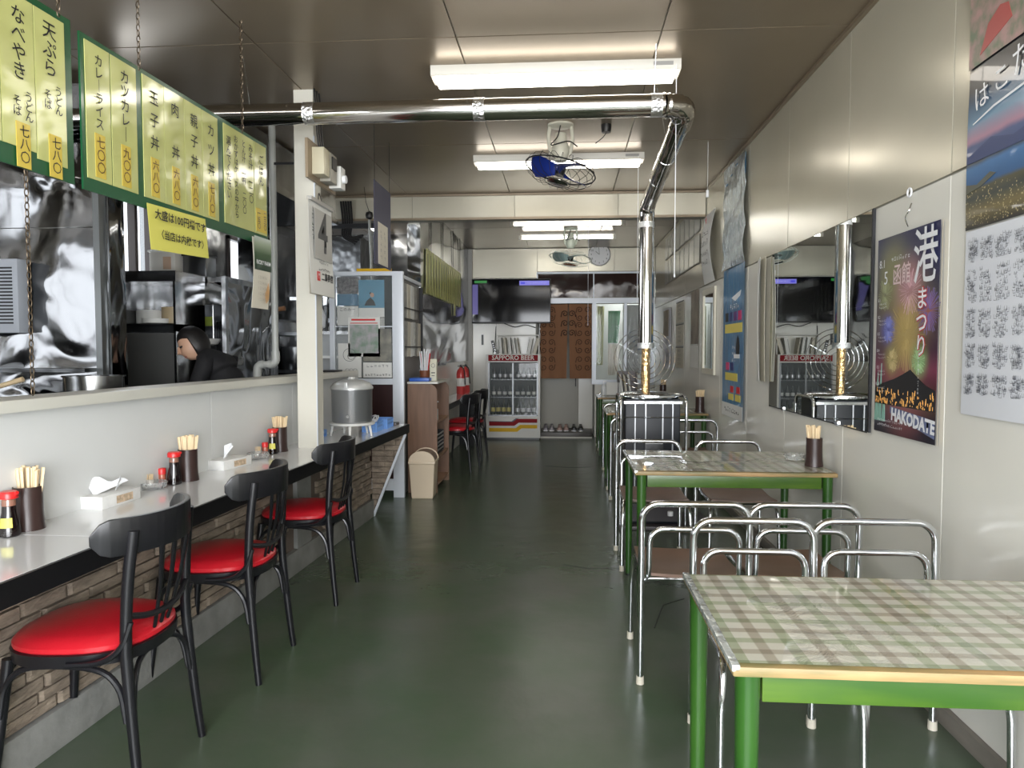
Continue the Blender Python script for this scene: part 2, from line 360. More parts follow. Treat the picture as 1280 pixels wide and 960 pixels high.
# front wall with glazing behind the camera
fw = struct(B().box(XK - .1, -1.45, YF - .1, YF, 0, ZC + .01).box(1.25, XR + .1, YF - .1, YF, 0, ZC + .01).box(-1.45, 1.25, YF - .1, YF, 2.45, ZC + .01).box(-1.45, 1.25, YF - .1, YF, 0, .35).obj('wall_front', wall_m))
wf = struct(B().box(-1.45, 1.25, YF - .07, YF - .02, .35, .4).box(-1.45, 1.25, YF - .07, YF - .02, 2.4, 2.45).box(-1.45, -1.4, YF - .07, YF - .02, .35, 2.45).box(1.2, 1.25, YF - .07, YF - .02, .35, 2.45)
            .box(-.13, -.07, YF - .07, YF - .02, .35, 2.45).obj('window_5', alu))
# ---- kitchen partition, counter
SL = .0476
def CX(y, off=0.): return -1.193 + SL * (y - 5.465) + off
def strip(name, m, off0, off1, y0, y1, z0, z1, parent=None, w=False, bevel=0):
    b = B(); P = [(CX(y0, off0), y0), (CX(y0, off1), y0), (CX(y1, off1), y1), (CX(y1, off0), y1)]
    b.prism(P, 'z', z0, z1); return b.obj(name, m, parent, w=w, bevel=bevel)
pw = struct(strip('wall_partition', wall_j, -.47, -.402, -.6, 5.46, 0, 1.085))
ps = [-.6, .55, 1.95, 3.33, 4.25, 5.46]
for a, b_ in zip(ps, ps[1:]): strip('panel', white_pt, -.404, -.392, a + .0015, b_ - .0015, .70, 1.085, pw)
struct(strip('window_sill_ledge', mat('ledge_cream', (.60, .59, .53), .35), -.50, -.335, -.6, 5.30, 1.085, 1.125, bevel=.006))
ct = thing('counter', 'long white laminate counter with a black front edge along the kitchen partition', 'counter', (CX(2.5, -.2), 2.5, .66))
strip('worktop', counter_w, -.392, -.012, -.6, 2.09, .68, .707, ct, True)
strip('worktop', counter_w, -.392, -.012, 2.093, 5.465, .68, .707, ct, True)
strip('edge_band', black_e, -.012, 0, -.6, 5.465, .640, .706, ct, True); strip('underside', black_e, -.39, -.013, -.6, 5.46, .650, .679, ct, True)
B().prism([(CX(5.465, -.392), 5.465), (CX(5.465, 0), 5.465), (CX(5.48, 0), 5.48), (CX(5.48, -.392), 5.48)], 'z', .64, .706).obj('edge_band', black_e, ct, w=True)
# stone clad wall under the counter
SO = -.275
sw = struct(strip('wall_stone', mortar, SO - .12, SO - .012, -.6, 5.40, .0, .649))
random.seed(3)
zr = .135; rows = [.043, .038, .045, .04, .046, .04, .043, .038, .046, .042, .044, .046]
for ri, h in enumerate(rows):
    y = 1.35 - random.random() * .2
    while y < 5.38:
        L = random.uniform(.14, .36); y1 = min(y + L, 5.395)
        if y1 - y > .03 and not (3.98 < y1 and y < 4.22):
            d = random.uniform(.0, .010)
            P = [(CX(y + .003, SO - .012), y + .003), (CX(y + .003, SO - .004 + d * .5), y + .003), (CX(y + .012, SO + d), y + .014), (CX(y1 - .012, SO + d + random.uniform(-.003, .003)), y1 - .014), (CX(y1 - .003, SO - .004), y1 - .003), (CX(y1 - .003, SO - .012), y1 - .003)]
            B().prism(P, 'z', zr + .003, zr + h - .003).obj('stone', stone_m, sw, smooth=False)
        y = y1
    zr += h
struct(strip('baseboard_left', conc, SO - .012, SO + .02, -.6, 5.39, 0, .133, bevel=.004))
strip('pier', conc, SO - .012, SO + .012, 4.0, 4.2, .134, .648, sw)
# sloping stone bracket at the far end of the counter
br = struct(B().prism([(CX(5.41, SO), 0.0), (CX(5.41, -.005), .639), (CX(5.41, SO), .639)], 'y', 5.41, 5.455).obj('wall_bracket', mortar))
random.seed(5); zr = .005
for h in [.042] * 15:
    x0 = CX(5.41, SO) + .003
    xm = CX(5.41, SO) + (-.005 - SO) * min(1, (zr + h) / .64) - .012
    x = x0
    while x < xm - .02:
        x1 = min(x + random.uniform(.10, .19), xm)
        xb = min(x1, CX(5.41, SO) + (-.005 - SO) * (zr) / .64)
        if xb > x + .004: B().prism([(x + .002, zr + .002), (max(xb - .002, x + .006), zr + .002), (x1 - .002, zr + h - .003), (x + .002, zr + h - .003)], 'y', 5.397 - random.random() * .006, 5.412).obj('stone', stone_m, br, smooth=False)
        x = x1
    zr += h
x0 = CX(5.41, SO)
B().tube([(x0 + .012, 5.40, .0), (CX(5.41, -.01), 5.40, .635)], .013, 4).obj('edge_trim', alu, br)
# post on the counter
po = struct(B().box(-1.545, -1.432, 4.08, 4.195, .707, ZC).obj('trim_5', mat('post_cream', (.66, .64, .56), .3)))
bx('edge_strip', alu, -1.433, -1.427, 4.078, 4.09, .72, 2.5, po)

# ================================================================== OBJECTS
# ---- bentwood counter chairs (local: faces -x)
def bentwood(loc, rz, label, group):
    t = thing('bentwood_chair', label, 'chair', loc, rz, group)
    # seat: rounded square pad
    def sq(r, z, n=36):
        out = []
        for k in range(n):
            a = 2 * PI * k / n; c, s_ = math.cos(a), math.sin(a); q = (abs(c) ** 2.6 + abs(s_) ** 2.6) ** (-1 / 2.6)
            out.append((r * q * c * 1.0, r * q * s_ * .97 * (1 - .06 * c), z))
        return out
    def loft(prof):
        b = B(); rings = [[b.b.verts.new(p) for p in sq(r, z)] for r, z in prof]
        for a, c in zip(rings, rings[1:]):
            for k in range(36): b.b.faces.new((a[k], a[(k + 1) % 36], c[(k + 1) % 36], c[k]))
        b.b.faces.new(rings[0][::-1]); b.b.faces.new(rings[-1]); return b
    loft([(.196, .428), (.203, .436), (.203, .448), (.19, .462), (.16, .472), (.1, .478), (.03, .480)]).obj('seat', red_v, t)
    loft([(.192, .392), (.205, .396), (.208, .43), (.19, .434)]).obj('seat_frame', black_w, t)
    for s in (-1, 1):
        B().tube(smooth_path([(.222, s * .185, 0), (.205, s * .178, .16), (.188, s * .172, .36), (.183, s * .170, .46), (.190, s * .166, .62), (.206, s * .158, .775)]), [.0125 + .004 * min(1, i / 12) for i in range(31)], 10).obj('leg', black_w, t)
        B().tube(smooth_path([(-.215, s * .175, 0), (-.195, s * .165, .18), (-.172, s * .150, .40)]), [.0125 + .004 * i / 12 for i in range(13)], 10).obj('leg', black_w, t)
        # side hoop, hip bracket
        B().tube(smooth_path([(-.188, s * .17, .235), (-.165, s * .168, .335), (-.09, s * .17, .385), (.09, s * .175, .385), (.16, s * .175, .335), (.185, s * .178, .235)]), .009, 8).obj('brace', black_w, t)
        B().tube(smooth_path([(.03, s * .200, .405), (.12, s * .192, .412), (.175, s * .182, .45), (.20, s * .174, .52)]), .009, 8).obj('hip_bracket', black_w, t)
    for x in (-.19, .19):
        B().tube(smooth_path([(x * 1.04, -.165, .235), (x, -.14, .34), (x * .92, -.07, .385), (x * .92, .07, .385), (x, .14, .34), (x * 1.04, .165, .235)]), .008, 8).obj('brace', black_w, t)
    # top rail: tall curved band with rounded ends
    b = B(); n = 22; cx, rad = .006, .245
    outer = []
    for i in range(n + 1):
        a = R(-63 + 126 * i / n); e = abs(-1 + 2 * i / n); hh = .052 * (1 - max(0, (e - .82) / .18) ** 2 * .75)
        ring = []
        for rr, z in ((rad + .010, -hh), (rad + .012, hh), (rad - .006, hh), (rad - .008, -hh)):
            ring.append(b.b.verts.new((cx + rr * math.cos(a), rr * math.sin(a) * 1.0, .757 + z + .006 * math.cos(a))))
        outer.append(ring)
    for a, c in zip(outer, outer[1:]):
        for k in range(4): b.b.faces.new((a[k], a[(k + 1) % 4], c[(k + 1) % 4], c[k]))
    b.b.faces.new(outer[0][::-1]); b.b.faces.new(outer[-1])
    b.obj('top_rail', black_w, t, bevel=.003)
    B().tube(smooth_path([(.187, -.170, .535), (.206, -.09, .512), (.214, 0, .505), (.206, .09, .512), (.187, .170, .535)]), .010, 8).obj('back_bar', black_w, t)
    for y0, y1 in ((-.075, -.045), (0, 0), (.075, .045)):
        q = B(); q.fl = .45; q.tube([(.243, y0, .72), (.228, (y0 + y1) / 2, .6), (.205, y1, .50), (.185, y1 * .7, .425)], [.013, .011, .010, .010], 8, flat=(0, 1, 0)).obj('spindle', black_w, t)
    return t
G1 = 'bentwood chairs at the white counter'
ch = bentwood((-1.41, 2.06, 0), R(2), 'black bentwood chair with red vinyl seat, nearest the camera at the counter', G1)
dup(ch, (-1.385, 2.80, 0), R(1), 'black bentwood chair with red seat, middle one of three at the counter')
dup(ch, (-1.355, 3.66, 0), R(0), 'black bentwood chair with red seat, third along the counter beside the post')
G2 = 'bentwood chairs at the rear shelf'
dup(ch, (-1.16, 7.62, 0), R(-8), 'black bentwood chair with red seat just behind the brown shelf unit', G2)
dup(ch, (-1.15, 8.42, 0), R(-4), 'black bentwood chair with red seat nearest the beer fridge', G2)

# ---- chrome pipe chairs (local: faces +y, backrest at y=0)
def pipe_chair(loc, rz, label, group, pad=False):
    t = thing('pipe_chair', label, 'chair', loc, rz, group)
    w_, h, r = .20, .70, .065
    def U(w_, z0, h, r, y0, y1, low): return [(-w_, y0, z0)] + low + [(-w_, y1, h - r)] + [(-w_ + r - r * math.cos(a), y1, h - r + r * math.sin(a)) for a in [PI / 2 * k / 6 for k in range(1, 7)]]
    left = [(-w_, .0, .015), (-w_, -.005, .3), (-w_, -.012, h - r)] + [(-w_ + r - r * math.cos(PI / 2 * k / 7), -.012, h - r + r * math.sin(PI / 2 * k / 7)) for k in range(1, 8)]
    B().tube(left + [(-x, y, z) for x, y, z in reversed(left)], .0125, 12).obj('back_frame', chrome, t); bf_ = COL.objects[-1]
    wi, hi, ri = .168, .60, .055
    l2 = [(-.198, .435, .015), (-.196, .425, .25), (-.19, .415, .345), (-.185, .39, .385), (-.182, .34, .398), (-.178, .10, .395), (-.174, .045, .398), (-.170, .016, .42), (-wi, .010, .46), (-wi, .005, hi - ri)] + \
         [(-wi + ri - ri * math.cos(PI / 2 * k / 6), .003, hi - ri + ri * math.sin(PI / 2 * k / 6)) for k in range(1, 7)]
    B().tube(l2 + [(-x, y, z) for x, y, z in reversed(l2)], .0112, 12).obj('seat_frame', chrome, t); sf_ = COL.objects[-1]
    def seat(u, v): return (-.185 + .37 * u, .03 + .39 * v, .418 + .006 * math.cos(v * 5) - .008 * math.sin(u * PI))
    B().sheet(seat, 8, 10, .011).obj('seat', seat_br, t)
    B().tube([(-.17, .425, .398), (.17, .425, .398)], .007, 8).obj('front_rail', chrome, t); B().tube([(-.17, .03, .400), (.17, .03, .400)], .007, 8).obj('rear_rail', chrome, t)
    for s in (-1, 1):
        B().cyl(s * .2, 0, 0, .03, .0155, .0145, 12).obj('rubber_foot', rubber, bf_); B().cyl(s * .198, .435, 0, .03, .0145, .0135, 12).obj('rubber_foot', rubber, sf_)
        B().tube([(s * .2, -.002, .40), (s * .172, .02, .40)], .006, 6).obj('spacer', chrome, t)
    return t
GP = 'chrome pipe chairs at the green tables'
pc = pipe_chair((.495, 2.735, 0), 0, 'chrome pipe chair with brown seat, aisle side, backing onto the gingham table', GP)
dup(pc, (.895, 2.74, 0), 0, 'chrome pipe chair with brown seat, wall side, facing the second green table')
dup(pc, (.642, 2.455, 0), PI, 'chrome pipe chair tucked under the gingham table on the aisle side', GP)
dup(pc, (1.045, 2.47, 0), PI, 'chrome pipe chair tucked under the gingham table next to the wall', GP)
dup(pc, (.535, 4.585, 0), PI, 'chrome pipe chair standing in front of the black stove', GP)
dup(pc, (1.035, 4.60, 0), PI, 'chrome pipe chair at the second table, wall side, right of the stove', GP)
dup(pc, (1.06, 6.02, 0), 0, 'chrome pipe chair at the third table, right behind the stove by the wall', GP)
dup(pc, (.60, 6.15, 0), 0, 'chrome pipe chair at the third table, mostly hidden behind the stove', GP)
dup(pc, (.62, 7.68, 0), PI, 'chrome pipe chair on the far side of the third table, aisle end', GP)
dup(pc, (.64, 9.62, 0), PI, 'chrome pipe chair on the far side of the rearmost table', GP)

# ---- green tables
def gingham():
    m = bpy.data.materials.new('gingham_under_vinyl'); m.use_nodes = True; n = m.node_tree; b = n.nodes['Principled BSDF']; N = n.nodes.new; L = n.links.new
    t = N('ShaderNodeTexCoord'); mp = N('ShaderNodeMapping'); mp.inputs['Rotation'].default_value = (0, 0, R(-1.0)); L(t.outputs['Object'], mp.inputs[0]); s = N('ShaderNodeSeparateXYZ'); L(mp.outputs[0], s.inputs[0])
    def stripes(out, per, off):
        a = N('ShaderNodeMath'); a.operation = 'MULTIPLY_ADD'; a.inputs[1].default_value = 1 / per; a.inputs[2].default_value = off; L(out, a.inputs[0])
        f = N('ShaderNodeMath'); f.operation = 'FRACT'; L(a.outputs[0], f.inputs[0])
        r = N('ShaderNodeValToRGB'); e = r.color_ramp.elements; e[0].position = 0; e[0].color = (.84, .83, .77, 1); e[1].position = .27; e[1].color = (.84, .83, .77, 1)
        for p, c in ((.30, (.55, .51, .44, 1)), (.47, (.55, .51, .44, 1)), (.50, (.84, .83, .77, 1)), (.77, (.84, .83, .77, 1)), (.80, (.53, .58, .44, 1)), (.97, (.53, .58, .44, 1))):
            q = e.new(p); q.color = c
        L(f.outputs[0], r.inputs[0]); return r.outputs[0]
    mx = N('ShaderNodeMix'); mx.data_type = 'RGBA'; mx.blend_type = 'MULTIPLY'; mx.inputs[0].default_value = 1
    L(stripes(s.outputs['X'], .112, .1), mx.inputs[6]); L(stripes(s.outputs['Y'], .104, .3), mx.inputs[7])
    hs = N('ShaderNodeHueSaturation'); hs.inputs['Value'].default_value = .82; L(mx.outputs[2], hs.inputs['Color']); L(hs.outputs[0], b.inputs['Base Color'])
    b.inputs['Roughness'].default_value = .4; b.inputs['Coat Weight'].default_value = 1; b.inputs['Coat Roughness'].default_value = .03
    nz = N('ShaderNodeTexNoise'); nz.inputs['Scale'].default_value = 11; nz.inputs['Detail'].default_value = 4; nz.inputs['Distortion'].default_value = 1.6; L(t.outputs['Object'], nz.inputs[0])
    mk = N('ShaderNodeTexNoise'); mk.inputs['Scale'].default_value = 2.7; mk.inputs['Detail'].default_value = 1; L(t.outputs['Object'], mk.inputs[0])
    rr = N('ShaderNodeMapRange'); rr.inputs[1].default_value = .52; rr.inputs[2].default_value = .66; rr.inputs[3].default_value = .0; rr.inputs[4].default_value = 1; L(mk.outputs[0], rr.inputs[0])
    mu = N('ShaderNodeMath'); mu.operation = 'MULTIPLY'; L(nz.outputs[0], mu.inputs[0]); L(rr.outputs[0], mu.inputs[1])
    bp = N('ShaderNodeBump'); bp.inputs['Distance'].default_value = .11; bp.inputs['Strength'].default_value = .9; L(mu.outputs[0], bp.inputs['Height']); L(bp.outputs[0], b.inputs['Coat Normal'])
    return m
GING = gingham()
def table(x0, x1, y0, y1, label, w=True):
    cx, cy = (x0 + x1) / 2, (y0 + y1) / 2; hx, hy = (x1 - x0) / 2, (y1 - y0) / 2; H = .71
    t = thing('green_table', label, 'table', (cx, cy, 0), 0, 'green tables along the right wall')
    B().box(-hx, hx, -hy, hy, H - .022, H - .002).obj('tabletop', rim_w, t, bevel=.006)
    B().sheet(lambda u, v: (-hx + .014 + (2 * hx - .028) * u, -hy + .014 + (2 * hy - .028) * v, H), 2, 2).obj('table_cover', GING, t)
    # clear vinyl turned over the edge
    B().box(-hx - .002, -hx + .014, -hy, hy, H - .012, H + .0012).obj('vinyl_edge', mat('clear_vinyl_edge', (.55, .58, .56), .12, .5, bump=(30, .01, 2)), t, bevel=.003)
    for sx, sy in ((-1, -1), (-1, 1), (1, -1), (1, 1)):
        lg = B().cyl(sx * (hx - .035), sy * (hy - .035), 0, H - .023, .0165, .023, 20).obj('leg', green_p, t)
        B().cyl(sx * (hx - .035), sy * (hy - .035), 0, .012, .0175, .0175, 16).obj('leg_tip', plast_bk, lg)
    for s in (-1, 1):
        B().box(-hx + .062, hx - .062, s * (hy - .042) - .008, s * (hy - .042) + .008, H - .082, H - .0225).obj('apron', green_a, t, bevel=.002)
        B().box(s * (hx - .042) - .008, s * (hx - .042) + .008, -hy + .062, hy - .062, H - .082, H - .0225).obj('apron', green_p, t, bevel=.002)
    return t
table(.306, 1.285, 1.30, 1.845, 'nearest green table covered with brown and green gingham under clear vinyl')
table(.335, 1.265, 3.40, 4.12, 'second green table with tan rim, chopstick holder by its right edge')
table(.385, 1.29, 6.52, 7.16, 'third green table, half hidden behind the black stove')
table(.400, 1.29, 8.62, 9.25, 'rearmost green table in front of the back window')

# ---- counter items
def holder(loc, label, n=22, seed=1, r=.040):
    random.seed(seed)
    t = thing('chopstick_holder', label, 'chopstick holder', loc, 0, 'brown chopstick holders')
    B().lathe([(r * 1.12, 0), (r * 1.12, .004), (r * 1.03, .03), (r, .06), (r, .138), (r * .93, .138), (r * .93, .02), (0, .02)], seg=24).obj('cup', brown_pl, t)
    for i in range(n):
        a, q = random.random() * 2 * PI, r * .78 * math.sqrt(random.random()); x, y = q * math.cos(a), q * math.sin(a)
        tx, ty = x * 1.25 + random.uniform(-.006, .006), y * 1.25 + random.uniform(-.006, .006); h = .195 + random.uniform(-.006, .006)
        b = B(); b.fl = .6; b.tube([(x * .8, y * .8, .022), (tx, ty, h)], [.0035, .0062], 4, flat=(1, 0, 0)).obj('chopstick', wood_st, t, smooth=False)
    return t
def soy(loc, label, lab=True):
    t = thing('soy_sauce_bottle', label, 'bottle', loc, 0, 'soy sauce bottles')
    B().lathe([(.026, 0), (.030, .004), (.030, .015), (.026, .045), (.020, .075), (.019, .095)], seg=24).obj('bottle', soy_m, t)
    B().lathe([(.0195, .0952), (.019, .112), (.018, .115)], seg=24).obj('neck', mat('tinted_glass_neck', (.25, .12, .08), .08, 0, spec=.7), t)
    B().lathe([(.018, .1152), (.026, .118), (.026, .132), (.022, .139), (0, .139)], seg=20).obj('cap', red_pl, t)
    B().tube([(.018, 0, .128), (.034, -.006, .137)], [.009, .005], 8).obj('spout', red_pl, t)
    if lab: B().sheet(lambda u, v: (.0285 * math.cos(-1.9 + 1.3 * u) * (1 - .10 * v), .0285 * math.sin(-1.9 + 1.3 * u) * (1 - .10 * v), .030 + .030 * v), 8, 2).obj('bottle_label', yel3, t)
    return t
def tissue(loc, rz, label, kind_):
    t = thing('tissue_box', label, 'tissue box', loc, rz, 'tissue boxes on the counter')
    B().box(-.052, .052, -.105, .105, 0, .046).obj('box', box_w, t, bevel=.002)
    B().box(.0522, .0526, -.03, .06, .008, .036).obj('printed_side', mat('box_print', (.72, .55, .38), .5, noise=(60, .5)), t)
    if kind_:
        def f(u, v): return (.0 + .035 * (u - .5) * (.3 + 1.6 * v) + .015 * v, -.03 + .02 * math.sin(u * 5) + .02 * v, .046 + .06 * v + .012 * math.sin(u * 3))
    else:
        def f(u, v): return (-.012 + .05 * (u - .5) * (.3 + v), -.06 + .14 * u * v, .046 + (.055 - .05 * abs(u - .35)) * v + .012 * math.sin(u * 9) * v)
    B().sheet(f, 10, 6, .0008).obj('tissue', tissue_m, t)
    if not kind_: B().sheet(lambda u, v: (.01 - .04 * (u - .5) * v, .02 + .07 * u * v, .046 + (.05 - .03 * u) * v + .01 * math.sin(u * 7) * v), 8, 6, .0008).obj('tissue', tissue_m, t)
    return t
def ashtray(loc, label):
    t = thing('glass_ashtray', label, 'ashtray', loc, 0, 'cut glass ashtrays')
    b = B(); n = 32; prof = [(.032, 0, 0), (.048, .003, 1), (.056, .024, 1), (.055, .030, 0), (.049, .030, 0), (.042, .012, 0), (.0, .010, 0)]
    rings = [[b.b.verts.new(((r + (.0018 * (k % 2) if fl_ else 0)) * math.cos(2 * PI * k / n), (r + (.0018 * (k % 2) if fl_ else 0)) * math.sin(2 * PI * k / n), z)) for k in range(n)] for r, z, fl_ in prof]
    for a, c in zip(rings, rings[1:]):
        for k in range(n): b.b.faces.new((a[k], a[(k + 1) % n], c[(k + 1) % n], c[k]))
    b.obj('dish', mat('cut_glass', (.93, .95, .95), .06, 0, trans=.85, ior=1.4), t, smooth=False); return t
def picks(loc, label):
    t = thing('toothpick_cup', label, 'cup', loc, 0, 'toothpick cups')
    B().lathe([(.016, 0), (.018, .03), (.0165, .03), (.015, .003), (0, .003)], seg=18).obj('cup', mat('clear_cup', (.9, .88, .84), .1, 0, trans=.7), t)
    for i in range(16):
        a = i * 2.4; q = .012 * math.sqrt((i + .5) / 16); B().tube([(q * math.cos(a), q * math.sin(a), .004), (q * 1.35 * math.cos(a), q * 1.35 * math.sin(a), .05)], .0012, 4).obj('toothpick', wood_st, t, smooth=False)
    return t
def shaker(loc, label):
    t = thing('spice_shaker', label, 'shaker', loc, 0, 'red capped spice shakers')
    B().lathe([(.014, 0), (.0155, .004), (.0155, .042), (.014, .046)], seg=18).obj('bottle', mat('chilli_glass', (.40, .12, .07), .15), t)
    B().lathe([(.0165, .0462), (.0165, .068), (.014, .072), (0, .072)], seg=18).obj('cap', red_pl, t); return t
ZT = .707
holder((-1.708, 2.165, ZT), 'brown holder full of wooden chopsticks at the near left of the counter', 24, 11, .042)
soy((-1.700, 2.075, ZT), 'soy sauce bottle with red cap and yellow label in the left corner')
tissue((-1.688, 2.545, ZT), R(-4), 'white tissue box with two rumpled tissues, nearer one on the counter', 0)
ashtray((-1.693, 2.835, ZT), 'round cut glass ashtray in front of the tissue box on the counter'); picks((-1.700, 2.83, ZT + .0105), 'small clear cup of toothpicks in the nearer counter ashtray')
shaker((-1.70, 2.918, ZT), 'little red capped spice shaker next to the nearer toothpick cup')
soy((-1.655, 2.935, ZT), 'soy sauce bottle with red cap in front of the middle chopstick holder', False)
holder((-1.645, 3.03, ZT), 'brown holder of chopsticks in the middle of the counter', 22, 12)
tissue((-1.632, 3.39, ZT), R(-12), 'flowered white tissue box with one upright tissue, farther one on the counter', 1)
ashtray((-1.612, 3.68, ZT), 'round cut glass ashtray near the post end of the counter'); picks((-1.612, 3.68, ZT + .0105), 'small clear cup of toothpicks near the post')
shaker((-1.615, 3.775, ZT), 'little red capped spice shaker close to the post')
soy((-1.600, 3.84, ZT), 'soy sauce bottle with red cap nearest the post')
holder((-1.598, 3.94, ZT), 'brown holder of neatly packed chopsticks against the post', 26, 13)
holder((1.222, 3.60, .7115), 'brown chopstick holder on the second table in front of the mirror', 22, 14, .038)
ashtray((1.195, 3.80, .7115), 'round glass ashtray beside the chopstick holder on the second table')
holder((1.245, 6.70, .7115), 'brown chopstick holder on the third table against the wall', 20, 15)
holder((1.22, 9.0, .7115), 'brown chopstick holder on the rearmost table', 16, 16)

# ---- urn, baskets on the far end of the counter
t = thing('rice_urn', 'large grey metal urn with domed lid on a white stand at the counter end', 'urn', (-1.415, 4.72, .707))
B().lathe([(.128, .09), (.132, .10), (.134, .30), (.136, .305), (.136, .312)], seg=40).obj('body', grey_b, t)
B().lathe([(.140, .312), (.140, .325), (.12, .352), (.07, .372), (.03, .378), (0, .378)], seg=40).obj('lid', grey_l, t)
B().lathe([(.03, .378), (.026, .392), (0, .394)], seg=20).obj('lid_knob', grey_l, t)
B().box(-.012, .012, -.142, -.134, .318, .36).obj('latch', grey_l, t, bevel=.003)
B().lathe([(.142, .072), (.15, .076), (.15, .088), (.142, .090), (0, .090)], seg=40).obj('stand', mat('stand_white', (.68, .68, .66), .4), t)
for a in (-80, -10, 60, 130, 200): B().tube([(.125 * math.cos(R(a)), .125 * math.sin(R(a)), .074), (.14 * math.cos(R(a)), .14 * math.sin(R(a)), 0)], [.010, .007], 8).obj('leg', MATS['stand_white'], t)
B().tube([(.012, -.135, .14), (.012, -.142, .135)], .010, 10).obj('button', grey_l, t)
def basket(loc, rz, label, sx=.07, sy=.10, h=.07):
    t = thing('blue_basket', label, 'basket', loc, rz, 'blue plastic baskets by the urn')
    b = B()
    b.box(-sx * .85, sx * .85, -sy * .85, sy * .85, 0, .004)
    for s in (-1, 1):
        for k in range(9):
            y = -sy * .85 + sy * 1.7 * k / 8; b.box(s * sx * .87 - .002, s * sx * .87 + .002, y - .006, y + .006, .0, h)
        for k in range(7):
            x = -sx * .85 + sx * 1.7 * k / 6; b.box(x - .006, x + .006, s * sy * .87 - .002, s * sy * .87 + .002, .0, h)
    for z in (h - .012, h * .45): b.box(-sx * .9, sx * .9, -sy * .9 - .002, -sy * .9 + .003, z, z + .012).box(-sx * .9, sx * .9, sy * .9 - .003, sy * .9 + .002, z, z + .012).box(-sx * .9 - .002, -sx * .9 + .003, -sy * .9, sy * .9, z, z + .012).box(sx * .9 - .003, sx * .9 + .002, -sy * .9, sy * .9, z, z + .012)
    b.obj('basket_body', blue_b, t, smooth=False); return t
basket((-1.345, 4.98, .707), 0, 'blue plastic basket nearer the urn, holding white spoons', .055, .10)
basket((-1.325, 5.20, .707), 0, 'blue plastic basket at the very end of the counter', .055, .10)
basket((-1.62, 4.55, .707), 0, 'flat blue basket behind the urn stand', .05, .13, .045)
for i, (x, y) in enumerate(((-1.36, 4.95), (-1.335, 4.99), (-1.35, 5.03))):
    t = thing('white_ladle', ('nearest', 'middle', 'farthest')[i] + ' white plastic ladle lying in the blue basket beside the urn', 'ladle', (x, y, .715), R(20 * i), 'white ladles in the blue basket')
    B().lathe([(0, .052), (.018, .058), (.024, .072), (.022, .072), (0, .056)], (0, 0, 0), 14).obj('bowl', ink_w, t); B().tube(smooth_path([(.02, 0, .07), (.03, .03, .095), (.01, .07, .085)], 4), .004, 6).obj('handle', ink_w, t)
t = B().box(-.04, .04, -.05, .05, 0, .02).obj('dark_tray', brown_pl, None, loc=(-1.30, 5.38, .707), bevel=.003); tag(t, 'small dark tray behind the baskets at the counter end', 'tray')
t = B().box(-.06, .06, -.09, .09, 0, .012).obj('folded_towel', iron, None, loc=(CX(4.95, -.42), 4.95, 1.125), bevel=.004); tag(t, 'dark folded cloth lying on the end of the serving ledge', 'cloth')

# ---- swing bin
t = thing('swing_bin', 'beige plastic bin with domed swing lid in front of the brown shelf', 'bin', (-1.215, 6.165, 0), R(2))
b = B(); v = []
for z, sx, sy in ((0, .088, .10), (.015, .092, .104), (.30, .108, .128), (.305, .115, .135), (.325, .115, .135)):
    v.append([b.b.verts.new((x, y, z)) for x, y in ((-sx, -sy), (sx, -sy), (sx, sy), (-sx, sy))])
for a, c in zip(v, v[1:]):
    for k in range(4): b.b.faces.new((a[k], a[(k + 1) % 4], c[(k + 1) % 4], c[k]))
b.b.faces.new(v[0][::-1]); b.b.faces.new(v[-1]); b.obj('body', bin_m, t, bevel=.004)
B().prism([(-.112, .326)] + [(.112 * math.cos(PI - PI * k / 14) , .326 + .088 * math.sin(PI * k / 14)) for k in range(0, 15)][1:], 'y', -.125, -.112).obj('lid_end', bin_m, t)
B().prism([(-.112, .326)] + [(.112 * math.cos(PI - PI * k / 14) , .326 + .088 * math.sin(PI * k / 14)) for k in range(0, 15)][1:], 'y', .112, .125).obj('lid_end', bin_m, t)
B().prism([(.104 * math.cos(PI - PI * k / 14), .326 + .080 * math.sin(PI * k / 14)) for k in range(0, 15)], 'y', -.111, .111).obj('flap', mat('bin_flap_brown', (.20, .14, .10), .45), t)

# ---- brown laminate shelf unit
t = thing('shelf_unit', 'brown wood laminate shelf unit with a rounded top corner beside the bin', 'shelf', (-1.25, 6.65, 0))
def endp(y0, y1):
    P = [(-1.390, 0), (-1.125, 0), (-1.125, .90)] + [(-1.125 - .07 + .07 * math.cos(R(a)), .905 + .07 * math.sin(R(a))) for a in (15, 30, 45, 60, 75, 90)] + [(-1.390, .975)]
    return B().prism(P, 'y', y0, y1)
endp(6.32, 6.345).obj('side_panel', lam_br, t, w=True); endp(6.965, 6.99).obj('side_panel', lam_br, t, w=True)
bx('back_panel', lam_br, -1.390, -1.378, 6.345, 6.965, 0, .97, t, True)
for z in (.06, .30, .62): bx('shelf_board', lam_in, -1.378, -1.13, 6.345, 6.965, z, z + .02, t, True)
bx('top', mat('top_cream', (.62, .61, .56), .35), -1.392, -1.115, 6.31, 7.0, .976, .995, t, True, bevel=.004)
